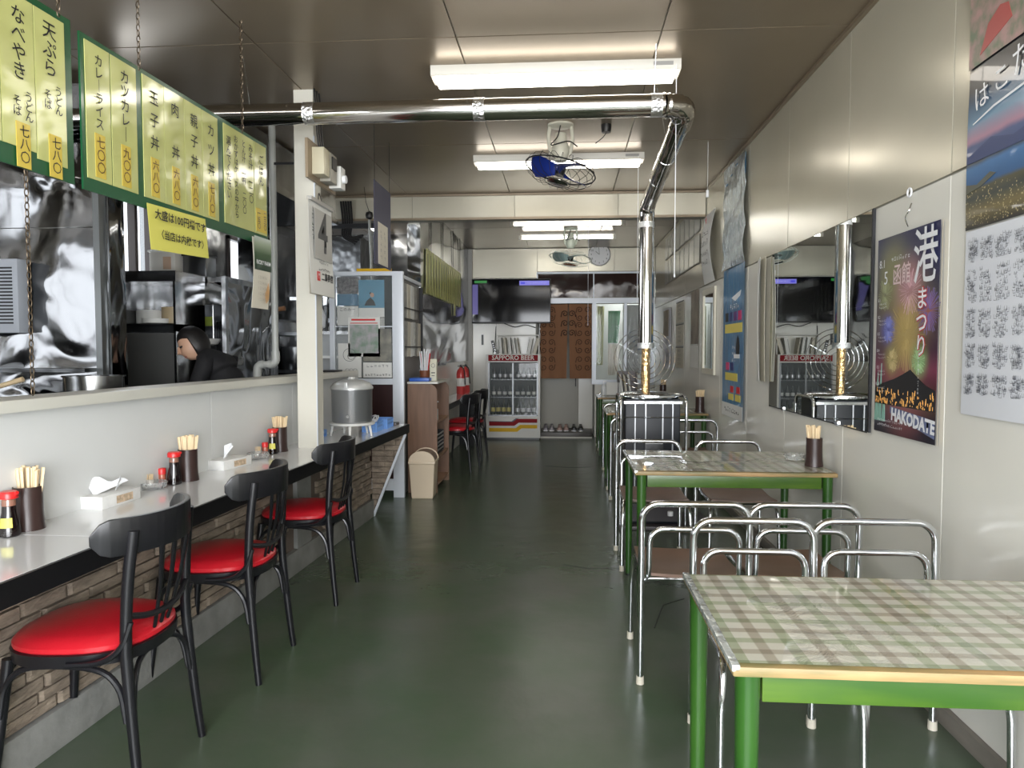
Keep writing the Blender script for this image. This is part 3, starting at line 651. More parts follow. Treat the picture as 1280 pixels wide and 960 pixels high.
# things in and on it
def pump(loc, label):
    t = thing('pump_bottle', label, 'bottle', loc, 0, 'white pump bottles')
    B().lathe([(.03, 0), (.032, .005), (.032, .10), (.018, .125), (.012, .13)], seg=18).obj('bottle', mat('milky_plastic', (.72, .74, .75), .25), t)
    B().cyl(0, 0, .13, .165, .006, .006, 8).obj('pump_stem', ink_w, t); B().box(-.006, .035, -.007, .007, .163, .175).obj('nozzle', ink_w, t, bevel=.002)
pump((-1.17, 6.45, .64), 'white pump bottle on the upper shelf of the brown unit'); pump((.50, 9.15, .7115), 'white pump bottle on the rearmost green table by the window')
t = thing('black_crate', 'black plastic crate of stacked trays on the lower shelf', 'crate', (-1.24, 6.62, .32))
B().box(-.10, .09, -.20, .20, 0, .004).box(-.10, -.094, -.20, .20, 0, .2).box(-.1, .09, .194, .2, 0, .2).box(-.1, .09, -.2, -.194, 0, .2).obj('crate_body', plast_bk, t)
for k in range(5): B().box(.084, .09, -.195, .195, .03 + .036 * k, .042 + .036 * k).obj('slat', mat('slat_grey', (.35, .35, .35), .4), t)
t = B().box(-.09, .09, -.11, .11, 0, .03).obj('blue_tray', mat('bright_blue', (.03, .12, .5), .35), None, loc=(-1.30, 6.50, .995), bevel=.004); tag(t, 'bright blue plastic tray on top of the brown shelf unit', 'tray')
t = thing('drink_carton', 'pale carton with round emblem standing on the brown shelf unit', 'carton', (-1.195, 6.55, .995))
B().box(-.03, .03, -.03, .03, 0, .17).box(-.03, .03, -.012, .012, .17, .20).obj('carton', mat('carton_cream', (.66, .64, .52), .5), t, bevel=.002)
B().tube(arc((0, -.0312, .14), .017, 0, 360, 16), .0016, 4).obj('emblem', ink, t); B().box(-.018, .018, -.0315, -.0305, .07, .078).box(-.014, .014, -.0315, -.0305, .045, .05).obj('print', ink, t)
t = thing('straw_holder', 'brown cup of red and white wrapped straws on the shelf unit', 'cup', (-1.31, 6.72, .995))
B().lathe([(.045, 0), (.05, .09), (.046, .09), (.042, .004), (0, .004)], seg=20).obj('cup', mat('terracotta', (.22, .07, .03), .5), t)
for i in range(12):
    a = i * 2.4; B().tube([(.02 * math.cos(a), .02 * math.sin(a), .006), (.05 * math.cos(a), .05 * math.sin(a), .25 + .02 * (i % 3))], .006, 6).obj('straw', (red_pl, ink_w, ink_w)[i % 3], t)

# ---- aluminium framed glazed screen at the end of the kitchen
YG = 6.12
t = thing('glazed_screen', 'white aluminium framed glass screen covered with notices behind the urn', 'screen', (-1.68, YG, 0))
for x0, x1 in ((-2.02, -1.975), (-1.47, -1.375)): bx('frame_post', alu, x0, x1, YG - .02, YG + .03, 0, 1.95, t, True, bevel=.003)
for z0, z1 in ((1.915, 1.95), (.98, 1.03), (.06, .16)): bx('frame_rail', alu, -1.975, -1.47, YG - .018, YG + .028, z0, z1, t, True)
bx('glazing_bar', alu, -1.975, -1.47, YG - .005, YG + .01, 1.475, 1.483, t, True)
bx('pane', pane_m, -1.975, -1.47, YG, YG + .004, 1.03, 1.915, t, True)
bx('lower_panel', maroon, -1.975, -1.47, YG, YG + .01, .16, .98, t, True)
bx('return_frame', alu, -1.43, -1.395, YG + .03, 7.0, 1.90, 1.93, t, True); bx('return_panel', mat('return_grey', (.16, .15, .14), .5), -1.43, -1.41, YG + .03, 7.0, .0, 1.9, t, True)
def sheetF(name, m, x0, x1, y, z0, z1, label, cat, group=None):
    o = B().box(x0, x1, y - .0015, y, z0, z1).obj(name, m, w=True); return tag(o, label, cat, group)
GN = 'notices behind the glazed screen'
y = YG + .012
sky_p = mat('poster_sky_blue', (.10, .32, .48), .4, noise=(3, .3))
o = sheetF('poster', sky_p, -1.77, -1.545, y, 1.56, 1.88, 'light blue photo poster of a dark haired figure in the glass screen', 'poster', GN)
B().lathe([(0, -.03), (.022, -.02), (.028, 0), (.022, .022), (0, .032)], (-1.665, y - .001, 1.765), 16, 1, .02).obj('printed_hair', hair_m, o, w=True)
B().lathe([(0, -.022), (.014, -.014), (.018, 0), (.012, .014), (0, .02)], (-1.652, y - .0015, 1.752), 12, 1, .02).obj('printed_face', skin_m, o, w=True)
B().prism([(-1.72, 1.66), (-1.62, 1.66), (-1.635, 1.70), (-1.665, 1.73), (-1.70, 1.70)], 'y', y - .0035, y - .002).obj('printed_coat', iron, o, w=True)
B().box(-1.77, -1.545, y - .003, y - .0016, 1.56, 1.64).obj('printed_band', paper, o, w=True)
sheetF('poster', mat('poster_blue_dark', (.06, .18, .30), .4), -1.96, -1.775, y, 1.66, 1.76, 'blue strip poster at the left of the glass screen', 'poster', GN)
sheetF('poster', mat('poster_dark_collage', (.05, .045, .05), .5, noise=(40, .5), col2=(.22, .2, .2)), -1.96, -1.775, y, 1.765, 1.905, 'dark collage poster at the top left of the glass screen', 'poster', GN)
o = sheetF('poster', paper, -1.96, -1.775, y, 1.49, 1.655, 'white handwritten notice under the blue strip in the glass screen', 'notice', GN)
text('このみー', .035, (-1.87, y - .0016, 1.625), 'F', ink, o)
o = sheetF('poster', mat('paper_pale', (.55, .55, .52), .5, noise=(30, .3)), -1.77, -1.545, y, 1.30, 1.555, 'faded portrait poster in the middle of the glass screen', 'poster', GN)
o = sheetF('poster', paper, -1.86, -1.58, YG - .008, 1.22, 1.56, 'white framed sheet with a red heading taped on the glass screen', 'notice', GN)
B().box(-1.84, -1.6, YG - .0105, YG - .0096, 1.505, 1.512).box(-1.83, -1.62, YG - .0105, YG - .0096, 1.53, 1.545).obj('red_heading', ink_red, o, w=True)
B().box(-1.845, -1.595, YG - .0105, YG - .0096, 1.25, 1.495).obj('picture', mat('print_mixed', (.45, .42, .45), .5, noise=(14, .5), col2=(.2, .3, .22)), o, w=True)
o = sheetF('poster', paper, -1.95, -1.745, YG - .008, 1.04, 1.335, 'white drawing with a circle sketch at the lower left of the glass screen', 'notice', GN)
b = B()
for c, r in (((-1.85, YG - .0105, 1.235), .055), ((-1.835, YG - .0105, 1.225), .03), ((-1.87, YG - .0105, 1.10), .016), ((-1.835, YG - .0105, 1.10), .016), ((-1.80, YG - .0105, 1.10), .016)): b.tube(arc(c, r, 0, 360, 20), .0016, 4)
b.obj('line_drawing', ink, o, w=True)
o = sheetF('poster', paper, -1.73, -1.48, YG - .008, 1.04, 1.17, 'low white notice with a black caption at the lower right of the screen', 'notice', GN)
scribble(o, 'F', (-1.605, YG - .0096, 1.062), .23, .022, 1, ink); scribble(o, 'F', (-1.605, YG - .0096, 1.14), .2, .028, 1, mat('ink_grey', (.3, .3, .3), .5))
sheetF('poster', mat('print_grey_photo', (.12, .12, .11), .5, noise=(9, .6), col2=(.28, .27, .22)), -1.73, -1.48, YG - .008, 1.18, 1.46, 'grey photo print above the caption notice on the glass screen', 'poster', GN)
tag(bx('yellow_folder', stripe_y, -1.78, -1.48, YG - .01, YG + .02, 1.952, 1.975, w=True), 'flat yellow folder lying on top of the glass screen', 'folder')
# magazines in wall racks on the aisle side of the screen
random.seed(9)
for z0, n, ln in ((1.56, 4, .30), (1.22, 5, .31)):
    for k in range(n):
        yy = 6.24 + k * .15; m = (paper, mat('magazine_grey', (.42, .41, .38), .5, noise=(20, .4)), paper_old)[(k + int(z0)) % 3]
        o = B().box(-.006, .006, -.065, .065, 0, ln, Matrix.Rotation(R(random.uniform(-5, 5)), 3, 'X'), (0, 0, 0)).obj('magazine', m, None, loc=(-1.392, yy, z0)); tag(o, ORD[k] + ' magazine from the left in the ' + ('upper' if z0 > 1.5 else 'lower') + ' row of the rack beside the glass screen', 'magazine', 'magazines in the rack beside the glass screen')
t = thing('magazine_rack', 'dark wall rack holding magazines on the aisle side of the glass screen', 'rack', (-1.40, 6.55, 1.2))
for z in (1.30, 1.64): bx('rack_bar', iron, -1.382, -1.376, 6.15, 6.97, z, z + .01, t, True)
for yy in (6.15, 6.96): bx('rack_upright', iron, -1.41, -1.376, yy, yy + .01, 1.2, 1.88, t, True)

# ---- rear shelf counter on the left, with bottles
t = thing('rear_counter', 'narrow white counter along the steel clad wall behind the shelf unit', 'counter', (-1.3, 8.4, 0))
bx('worktop', counter_w, -1.398, -1.18, 7.25, 9.6, .70, .72, t, True); bx('edge_band', black_e, -1.18, -1.168, 7.25, 9.6, .665, .72, t, True)
for yy in (7.27, 9.55): bx('support', black_e, -1.398, -1.2, yy, yy + .03, 0, .70, t, True)
holder((-1.30, 7.48, .72), 'brown chopstick holder on the rear counter behind the shelf unit', 18, 17, .036)
def ext(loc, label):
    t = thing('fire_extinguisher', label, 'fire extinguisher', loc, 0, 'red fire extinguishers')
    B().lathe([(.05, 0), (.055, .01), (.055, .26), (.045, .30), (.02, .325), (.015, .34)], seg=20).obj('cylinder', mat('extinguisher_red', (.55, .05, .05), .3), t)
    B().box(-.04, .02, -.008, .008, .345, .357).box(-.012, .012, -.012, .012, .335, .37).obj('handle', iron, t); B().tube(smooth_path([(.01, -.015, .35), (.05, -.05, .30), (.06, -.03, .12)], 5), .007, 6).obj('hose', iron, t)
    B().lathe([(.0556, .10), (.0556, .2)], seg=20).obj('body_label', paper, t)
ext((-1.30, 9.02, .72), 'red fire extinguisher standing on the rear counter, nearer one'); ext((-1.28, 9.32, .72), 'red fire extinguisher on the rear counter, farther one by the corner')

# ---- stove with guard and chimney
SX, SY = .628, 5.33
t = thing('oil_stove', 'tall black stove with vertical bars and chrome round top on a floor plate', 'stove', (SX, SY, 0))
B().box(-.235, .43, -.24, .26, 0, .03).obj('floor_plate', stove_p, t, bevel=.006)
B().box(-.19, .20, -.15, .19, .03, .93).obj('body', stove_m, t, bevel=.012)
B().lathe([(0, .93), (.225, .93), (.235, .94), (.235, .955), (.215, .968), (.08, .975), (0, .975)], seg=40, sy=.86).obj('top_plate', chrome, t)
for x in (-.12, -.045, .075, .145): B().box(x - .004, x + .004, -.160, -.150, .30, .90).obj('guard_bar', mat('pale_bar', (.45, .46, .48), .35, .6), t)
B().box(-.20, .21, -.172, -.150, .895, .915).obj('front_rail', chrome, t)
for s in (-.225, .235):
    B().tube(smooth_path([(s, -.19, .03), (s, -.19, .80), (s, -.19, .88), (s, -.165, .93), (s, -.08, .945), (s, .12, .945), (s, .18, .93), (s, .2, .88), (s, .2, .80), (s, .2, .03)], 5), .011, 10).obj('guard_tube', chrome, t)
B().tube([(-.225, -.19, .80), (.235, -.19, .80)], .003, 6).obj('guard_wire', chrome, t)
cpn = B().box(-.05, .08, -.162, -.150, .46, .62).obj('control_panel', plast_bk, t, bevel=.003)
B().box(-.047, .077, -.1635, -.1615, .61, .615).box(-.047, .077, -.1635, -.1615, .53, .535).obj('panel_line', ink_w, t)
for k in range(6): B().box(-.038 + k * .018, -.026 + k * .018, -.1645, -.162, .495, .507).obj('button', ink_w, cpn)
B().box(-.04, .07, -.166, -.150, .40, .455).obj('fuel_door', mat('silver_plate', (.5, .52, .55), .3, .7), t, bevel=.004)
B().box(-.19, .20, -.158, -.150, .05, .25).obj('lower_front', mat('stove_lower', (.035, .03, .032), .4), t); B().cyl(.13, -.19, .10, .13, .02, .02, 14).obj('knob', ink_w, t)
# chimney pipe
PX = .600; PY = 5.37
t = thing('chimney_pipe', 'shiny steel stove chimney rising, bending and running left under the ceiling', 'pipe', (PX, PY, .98))
B().tube([(PX, PY, .955), (PX, PY, 1.315)], .030, 20).obj('lower_section', copper, t, w=True)  # warm reflection on the lower pipe put in as copper colour
B().tube([(PX, PY, 1.31), (PX, PY, 2.265)], .054, 28).obj('upright_section', pipe_m, t, w=True)
A = (PX, PY, 2.29); Bp = (PX, 3.86, 2.465)
B().tube(smooth_path([(PX, PY, 2.26), (PX, PY - .02, 2.305), (PX, PY - .09, 2.325)], 4), .056, 24).obj('elbow', pipe_m, t, w=True)
B().tube([(PX, PY - .07, 2.322), Bp], .053, 28).obj('sloping_section', pipe_m, t, w=True)
# ribbed elbow
el = smooth_path([(PX, 3.90, 2.46), (PX, 3.78, 2.478), (PX - .03, 3.70, 2.485), (PX - .12, 3.665, 2.487)], 7)
B().tube(el, [.056 + (.005 if i % 2 else 0) for i in range(len(el))], 24).obj('ribbed_elbow', pipe_m, t, w=True)
for xa, xb in ((PX - .11, -.43), (-.43, -1.42), (-1.42, -2.9)):
    f = lambda x: (x, 3.665 - .00 * x, 2.487 + .000 * (x)); B().tube([f(xa), f(xb)], .054, 28).obj('horizontal_section', pipe_m, t, w=True)
for x in (PX - .15, -.43, -1.30): B().tube([(x - .028, 3.665, 2.487), (x + .028, 3.665, 2.487)], .0565, 28).obj('foil_joint', foil, t, w=True)
B().tube([(PX, PY, 1.29), (PX, PY, 1.33)], .062, 28).obj('foil_joint', foil, t, w=True); B().tube([(PX, PY, 2.17), (PX, PY, 2.21)], .057, 28).obj('foil_joint', foil, t, w=True)
for yy in (4.35, 4.75): zz = 2.465 - (yy - 3.86) * .0965; B().tube([(PX, yy - .006, zz + .0006), (PX, yy + .006, zz - .0006)], .0555, 28).obj('joint_ring', chrome, t, w=True)
b = B()
for x in (.44, -1.62): b.tube([(x, 3.665, 2.54), (x, 3.60, ZC)], .0015, 4)
b.tube([(PX, 4.35, 2.49), (PX - .08, 4.2, ZC)], .0015, 4).tube([(PX, 4.75, 2.45), (PX + .08, 4.6, ZC)], .0015, 4).obj('support_wire', chrome, t, w=True)
# round wire guard clipped to the pipe
t = thing('round_wire_guard', 'round wire fan guard hanging behind the lower chimney pipe', 'wire guard', (PX, PY + .07, .98))
b = B()
for r in (.05, .085, .12, .155, .19, .225): b.tube(arc((PX, PY + .075, 1.21), r, 0, 360, 36)[:-1], .003, 5, closed=True)
b.obj('wire_ring', chrome, t, w=True)
b = B()
for k in range(3): a = k * 2 * PI / 3 + .5; b.tube([(PX + .05 * math.cos(a), PY + .078, 1.21 + .05 * math.sin(a)), (PX + .225 * math.cos(a), PY + .078, 1.21 + .225 * math.sin(a))], .0008, 4)
b.obj('spoke', chrome, t, w=True)

# ---- ceiling lamps
def lamp(x, y, m, label, cord=None, L=1.30, tubes=False):
    t = thing('ceiling_lamp', label, 'lamp', (x, y, ZC), 0, 'fluorescent ceiling lamps')
    if not tubes:
        B().prism([(-.075, 0), (.075, 0), (.075, -.040), (.068, -.052), (-.068, -.052), (-.075, -.040)], 'x', -L / 2, L / 2).obj('housing', lamp_w, t)
        B().prism([(-.066, -.0522), (.066, -.0522), (.056, -.078), (.04, -.084), (-.04, -.084), (-.056, -.078)], 'x', -L / 2 + .03, L / 2 - .03).obj('diffuser', m, t)
        B().box(L / 2 - .14, L / 2 - .04, -.0762, -.0752, -.032, -.012).obj('rating_sticker', mat('sticker_grey', (.35, .34, .32), .5), t)
    else:
        B().box(-L / 2, L / 2, -.04, .04, -.035, 0).obj('housing', lamp_w, t, bevel=.003)
        B().tube([(-L / 2 + .03, 0, -.065), (L / 2 - .03, 0, -.065)], .017, 14).obj('tube', m, t)
        for s in (-1, 1): B().box(s * L / 2 - .02, s * L / 2 + .02, -.015, .015, -.09, -.03).obj('lamp_holder', lamp_w, t)
    if cord:
        pcd = B().tube([(cord[0], -.08, -.03), (cord[0], -.08, cord[1] - ZC)], .0022, 5).obj('pull_cord', ink_w, t); B().lathe([(.0, -.02), (.005, -.015), (.003, 0), (0, 0)], (cord[0], -.08, cord[1] - ZC), 8).obj('cord_knob', ink_w, pcd)
    return t
lamp(-.055, 3.86, tube_m, 'nearest long fluorescent ceiling lamp above the chimney pipe', (.62, 1.67), 1.29)
lamp(-.05, 5.60, tube_m, 'second long fluorescent ceiling lamp behind the ceiling fan', (.60, 1.65), 1.29)
lamp(.03, 8.2, tube_c, 'bare tube ceiling lamp just behind the drop beam', (.235, 1.57), 1.25, True)
lamp(.035, 9.2, tube_c, 'rearmost bare tube ceiling lamp above the clock', None, 1.19, True)
kl = lamp(-2.24, 8.4, tube_c, 'fluorescent lamp in the kitchen seen left of the dark banner', None, 1.2, True); kl.rotation_euler = (0, 0, PI / 2)
lamp(-2.3, 2.2, tube_c, 'fluorescent lamp over the kitchen behind the menu boards', None, 1.2, True)
t = thing('ceiling_socket', 'black round ceiling rose with a short dangling wire', 'socket', (.272, 4.85, ZC)); B().lathe([(.0, -.05), (.03, -.05), (.034, -.02), (.034, 0)], seg=16).obj('rose', plast_bk, t)
B().tube(smooth_path([(0, 0, -.05), (-.02, 0, -.08), (-.07, 0, -.12)], 4), .003, 5).obj('wire', plast_bk, t)
t = thing('cord_switch', 'white pull switch hanging from a cord near the right wall', 'switch', (1.02, 5.3, ZC)); B().tube([(0, 0, 0), (0, 0, -.34)], .0015, 4).obj('cord', ink_w, t); B().cyl(0, 0, -.39, -.34, .011, .009, 10).obj('pull', ink_w, t)

# ---- oscillating ceiling fans
def fan(loc, tilt, label, bl, body, wire, hd=.30, r=.235):
    t = thing('ceiling_fan', label, 'fan', loc, 0, 'oscillating ceiling fans')
    B().lathe([(0, 0), (.085, 0), (.085, -.012), (.06, -.022), (0, -.022)], seg=24, sy=.9).obj('mount', body, t)
    for s in (-1, 1): B().tube(smooth_path([(s * .07, 0, -.015), (s * .078, 0, -.09), (s * .065, 0, -.18), (s * .05, 0, -.20)], 4), .012, 8).obj('bracket', body, t)
    B().lathe([(.0, -.05), (.035, -.06), (.045, -.12), (.058, -.15), (.06, -.19), (.04, -.24), (.0, -.245)], seg=20).obj('motor', body, t)
    B().tube(smooth_path([(0, -.05, -.02), (-.02, -.065, -.10), (-.06, -.06, -.15), (.05, -.07, -.13), (.11, -.05, -.16)], 6), .004, 6).obj('cable', plast_bk, t)
    T = Matrix.Translation((0, 0, -hd)) @ Matrix.Rotation(tilt, 4, 'Y') @ Matrix.Rotation(R(-6), 4, 'X')
    b = B(); b.tube(arc((0, 0, 0), r, 0, 360, 40, 'xy')[:-1], .005, 6, closed=True); b.b.transform(T); b.obj('cage_rim', wire, t)
    b = B()
    for k in range(20):
        a = 2 * PI * k / 20; c, s_ = math.cos(a), math.sin(a)
        b.tube([(r * .36 * c, r * .36 * s_, -.085), (r * .7 * c, r * .7 * s_, -.075), (r * .95 * c, r * .95 * s_, -.035), (r * c, r * s_, 0)], .0018, 4)
        b.tube([(r * .25 * c, r * .25 * s_, .06), (r * .7 * c, r * .7 * s_, .06), (r * .93 * c, r * .93 * s_, .04), (r * c, r * s_, 0)], .0018, 4)
    b.tube(arc((0, 0, -.085), r * .36, 0, 360, 24, 'xy')[:-1], .003, 5, closed=True)
    b.b.transform(T); b.obj('cage_wires', wire, t)
    b = B(); b.lathe([(0, -.09), (r * .2, -.089), (r * .3, -.085), (r * .3, -.080), (0, -.080)], seg=24); b.b.transform(T); b.obj('badge', chrome, t)
    b = B(); b.lathe([(0, -.04), (.03, -.035), (.035, .02), (0, .03)], seg=16); b.b.transform(T); b.obj('hub', plast_bk, t)
    for k in range(3):
        a0 = k * 2 * PI / 3 + PI - .1
        def f(u, v, a0=a0):
            rr = .03 + (r * .86 - .03) * u; a = a0 + (v - .5) * (.75 + .55 * math.sin(u * PI * .8)); return (rr * math.cos(a), rr * math.sin(a), (v - .5) * .07)
        b = B(); b.sheet(f, 8, 6, .002); b.b.transform(T); b.obj('blade', bl, t)
    return t
fan((-.028, 4.82, ZC), R(14), 'ceiling fan with blue blades tilted inside a black wire cage', blue_bl, fan_w, iron)
fan((.075, 8.9, ZC), R(8), 'pale ceiling fan under the rear lamps left of the wall clock', mat('fan_blade_pale', (.30, .42, .42), .3), mat('fan_pale', (.62, .66, .56), .4), mat('wire_pale', (.55, .6, .55), .4, .3), .36, .26)

# ---- wall clock
t = thing('wall_clock', 'round wall clock with thin dark rim above the transom window', 'clock', (.505, YB - .03, 2.655))
B().tube([(0, .018, 0), (0, -.012, 0)], .165, 40).obj('case', mat('clock_rim', (.08, .08, .08), .3, .6), t)
B().tube([(0, -.0121, 0), (0, -.0135, 0)], .150, 40).obj('dial', ink_w, t)
for k in range(12): a = R(90 - 30 * (k + 1)); text(str(k + 1), .038, (.505 + .118 * math.cos(a), YB - .0438, 2.655 + .118 * math.sin(a)), 'F', ink, t, 'numeral')
for a, L, r in ((R(140), .07, .004), (R(95), .10, .003)): B().tube([(0, -.016, 0), (L * math.cos(a), -.016, L * math.sin(a))], r, 4).obj('hand', ink, t)

# ---- television
t = thing('television', 'large black television on the back wall above the beer fridge', 'television', (-.765, 10.43, 1.66))
B().box(-.57, .57, -.03, .03, 0, .64).obj('case', plast_bk, t, bevel=.006)
B().box(-.56, .56, -.0315, -.0302, .022, .63).obj('screen', tv_m, t)
scr = lambda n_, c, e: mat(n_, c, .4, 0, emit=e)
B().box(.12, .55, -.0330, -.0318, .545, .61).obj('caption_bar', scr('screen_violet', (.13, .12, .45), .55), t); B().box(-.56, -.48, -.0330, -.0318, .13, .56).obj('screen_band', scr('screen_violet_dim', (.07, .06, .20), .4), t)
B().box(-.53, -.35, -.0330, -.0318, .58, .615).obj('screen_band', scr('screen_green', (.01, .14, .02), .5), t)
B().box(.14, .20, -.0342, -.0332, .565, .59).obj('caption_mark', scr('screen_blue', (.02, .02, .35), .8), t)
scribble(t, 'F', (-.765 + .37, 10.3965, 1.66 + .578), .28, .02, 1, scr('screen_pale', (.3, .3, .5), .6))
B().box(-.40, -.36, .03, .12, .05, .4).obj('bracket', iron, t); B().box(.36, .40, .03, .12, .05, .4).obj('bracket', iron, t)
B().tube(smooth_path([(-.1, .0, .0), (.05, .05, -.05), (.2, .06, -.02), (.35, .07, -.06)], 5), .006, 6).obj('cable', plast_bk, t)

# ---- beer fridge
FX = -.72; FY = 10.16
t = thing('beer_fridge', 'white glass fronted drinks fridge reading SAPPORO BEER below the television', 'fridge', (FX, FY, 0))
B().box(-.385, -.355, 0, .38, .03, 1.215).box(.355, .385, 0, .38, .03, 1.215).box(-.355, .355, .35, .38, .03, 1.215).box(-.355, .355, 0, .35, 1.10, 1.215).box(-.355, .355, 0, .35, .03, .34).obj('body', fridge_w, t)
B().box(-.37, .37, .02, .36, 0, .03).obj('plinth', plast_bk, t)
hb = B().box(-.35, .352, -.006, 0, 1.12, 1.205).obj('header_band', fridge_r, t); text('SAPPORO BEER', .088, (FX, FY - .0065, 1.163), 'F', mat('header_letter', (.72, .66, .62), .4), hb, bold=.001)
B().box(-.353, .353, .345, .349, .345, 1.095).obj('liner', fr_in, t)
for z in (.345, .60, .85): B().box(-.352, .352, .03, .34, z, z + .006).obj('shelf', mat('wire_shelf', (.30, .31, .32), .35, .6), t)
for x in (-.355, -.012, .335): B().box(x, x + .022, -.004, .012, .345, 1.095).obj('door_frame', mat('door_grey', (.25, .26, .27), .35, .5), t)
B().box(-.333, -.012, 0, .004, .36, 1.09).obj('pane', pane_m, t); B().box(.01, .335, .005, .009, .36, 1.09).obj('pane', pane_m, t)
B().box(-.355, .357, -.004, .012, .338, .357).obj('door_frame', MATS['door_grey'], t)
B().prism([(-.34, .20), (.02, .20), (.08, .245), (.345, .245), (.345, .30), (.06, .30), (-.0, .255), (-.34, .255)], 'y', -.003, 0).obj('red_stripe', fridge_r, t)
B().prism([(-.34, .255), (0, .255), (.06, .30), (.09, .308), (.04, .308), (-.02, .265), (-.34, .265)], 'y', -.0035, -.0005).obj('navy_stripe', stripe_n, t)
B().prism([(-.34, .115), (.06, .115), (.12, .165), (.345, .165), (.345, .215), (.10, .215), (.04, .168), (-.34, .168)], 'y', -.003, 0).obj('yellow_stripe', stripe_y, t)
def bottle(loc, h, r, m, lab, label, grp):
    t = thing('bottle', label, 'bottle', loc, 0, grp)
    B().lathe([(r * .9, 0), (r, .005), (r, h * .58), (r * .45, h * .78), (r * .40, h * .97), (0, h)], seg=14).obj('glass', m, t); B().lathe([(r * 1.02, h * .2), (r * 1.02, h * .45)], seg=14).obj('bottle_label', lab, t); return t
lab_y = mat('label_gold', (.6, .5, .12), .4); silver = mat('can_silver', (.5, .5, .52), .3, .7)
ba = bottle((FX - .29, FY + .08, .351), .235, .032, bott, lab_y, 'dark beer bottle with a gold label on the bottom fridge shelf', 'beer bottles in the fridge, bottom left')
for k in range(1, 4): dup(ba, (FX - .29 + .075 * k, FY + .08, .351), label=ORD[k] + ' dark beer bottle from the left on the bottom fridge shelf')
ba['label'] = 'leftmost dark beer bottle with a gold label on the bottom fridge shelf'
bb = bottle((FX + .06, FY + .08, .351), .22, .030, bott, silver, 'dark bottle with a pale label on the bottom fridge shelf', 'bottles in the fridge, bottom right')
for k in range(1, 4): dup(bb, (FX + .06 + .08 * k, FY + .08, .351), label=ORD[k] + ' pale labelled dark bottle from the centre bar on the bottom fridge shelf')
bb['label'] = 'first pale labelled dark bottle right of the centre bar, bottom fridge shelf'
for (z, x0, n, lbl, grp) in ((.606, -.28, 4, 'small bottle on the left of the middle fridge shelf', 'bottles on the middle fridge shelf, left'), (.606, .06, 4, 'small bottle on the right of the middle fridge shelf', 'bottles on the middle fridge shelf, right'), (.856, -.27, 4, 'glass bottle on the left of the top fridge shelf', 'bottles on the top fridge shelf, left'), (.856, .07, 4, 'glass bottle on the right of the top fridge shelf', 'bottles on the top fridge shelf, right')):
    q = bottle((FX + x0, FY + .09, z), .17, .028, mat('bottle_grey_glass', (.10, .11, .12), .08), paper if z < .8 else silver, lbl, grp)
    for k in range(1, n): dup(q, (FX + x0 + .078 * k, FY + .09 + .02 * (k % 2), z), label=ORD[k] + ' ' + lbl.replace(' on the left', ' from the left, left half').replace(' on the right', ' from the left, right half'))
    q['label'] = 'first ' + lbl.replace(' on the left', ' from the left, left half').replace(' on the right', ' from the left, right half')
# rack and files on the fridge
t = thing('white_rack', 'white open rack standing on the beer fridge', 'rack', (FX + .06, FY + .22, 1.215))
B().box(-.30, .31, -.10, .12, .265, .28).obj('top_board', fridge_w, t); B().box(.295, .31, -.10, .12, 0, .265).obj('side', fridge_w, t); B().box(-.30, -.29, .1, .12, 0, .265).obj('side', fridge_w, t)
xx = -.24
for k, (wd, ang, m) in enumerate(((.045, 4, paper), (.04, 5, paper_old), (.045, 5, paper), (.04, 7, paper), (.02, 9, paper_old), (.055, -10, paper), (.055, -16, paper_old))):
    if k == 5: xx += .08
    o = thing('file_box', ORD[k] + ' file from the left standing on the beer fridge', 'file', (FX + .06 + xx, FY + .19, 1.216), 0, 'files on the beer fridge')
    B().box(-wd / 2, wd / 2 - .003, -.09, .08, .006, .235, Matrix.Rotation(R(-ang), 3, 'Y'), (0, 0, .0)).obj('cover', m, o); B().box(-wd / 2 + .004, -wd / 2 + .008, -.0912, -.0905, .02, .21, Matrix.Rotation(R(-ang), 3, 'Y'), (0, 0, 0)).obj('spine_line', ink, o)
    xx += wd + .024
t = thing('remote_control', 'black remote control leaning in a clear stand left of the files', 'remote control', (FX - .26, FY + .06, 1.215)); B().box(-.02, .02, -.008, .008, .03, .20, Matrix.Rotation(R(-14), 3, 'Y'), (0, 0, .03)).obj('remote_body', plast_bk, t)
for k in range(4): B().box(-.012, .012, -.010, -.008, .06 + .03 * k, .072 + .03 * k, Matrix.Rotation(R(-14), 3, 'Y'), (0, 0, .03)).obj('button', ink_w, t)
B().lathe([(.035, 0), (.035, .07), (.032, .07), (.032, .005), (0, .005)], seg=14).obj('stand', glass_m, t)
o = B().tube(smooth_path([(-1.0, YB - .02, 1.62), (-1.02, YB - .02, 1.2), (-.99, YB - .02, .9), (-1.11, YB - .03, .5)], 6), .006, 6).obj('power_cable', plast_bk, w=True); tag(o, 'black power cable running down the wall left of the fridge', 'cable')
o = bx('outlet_strip', plast_bk, -1.215, -1.185, YB - .035, YB - .013, 1.35, 1.50, w=True); tag(o, 'narrow dark cover plate on the wall under the television', 'plate')

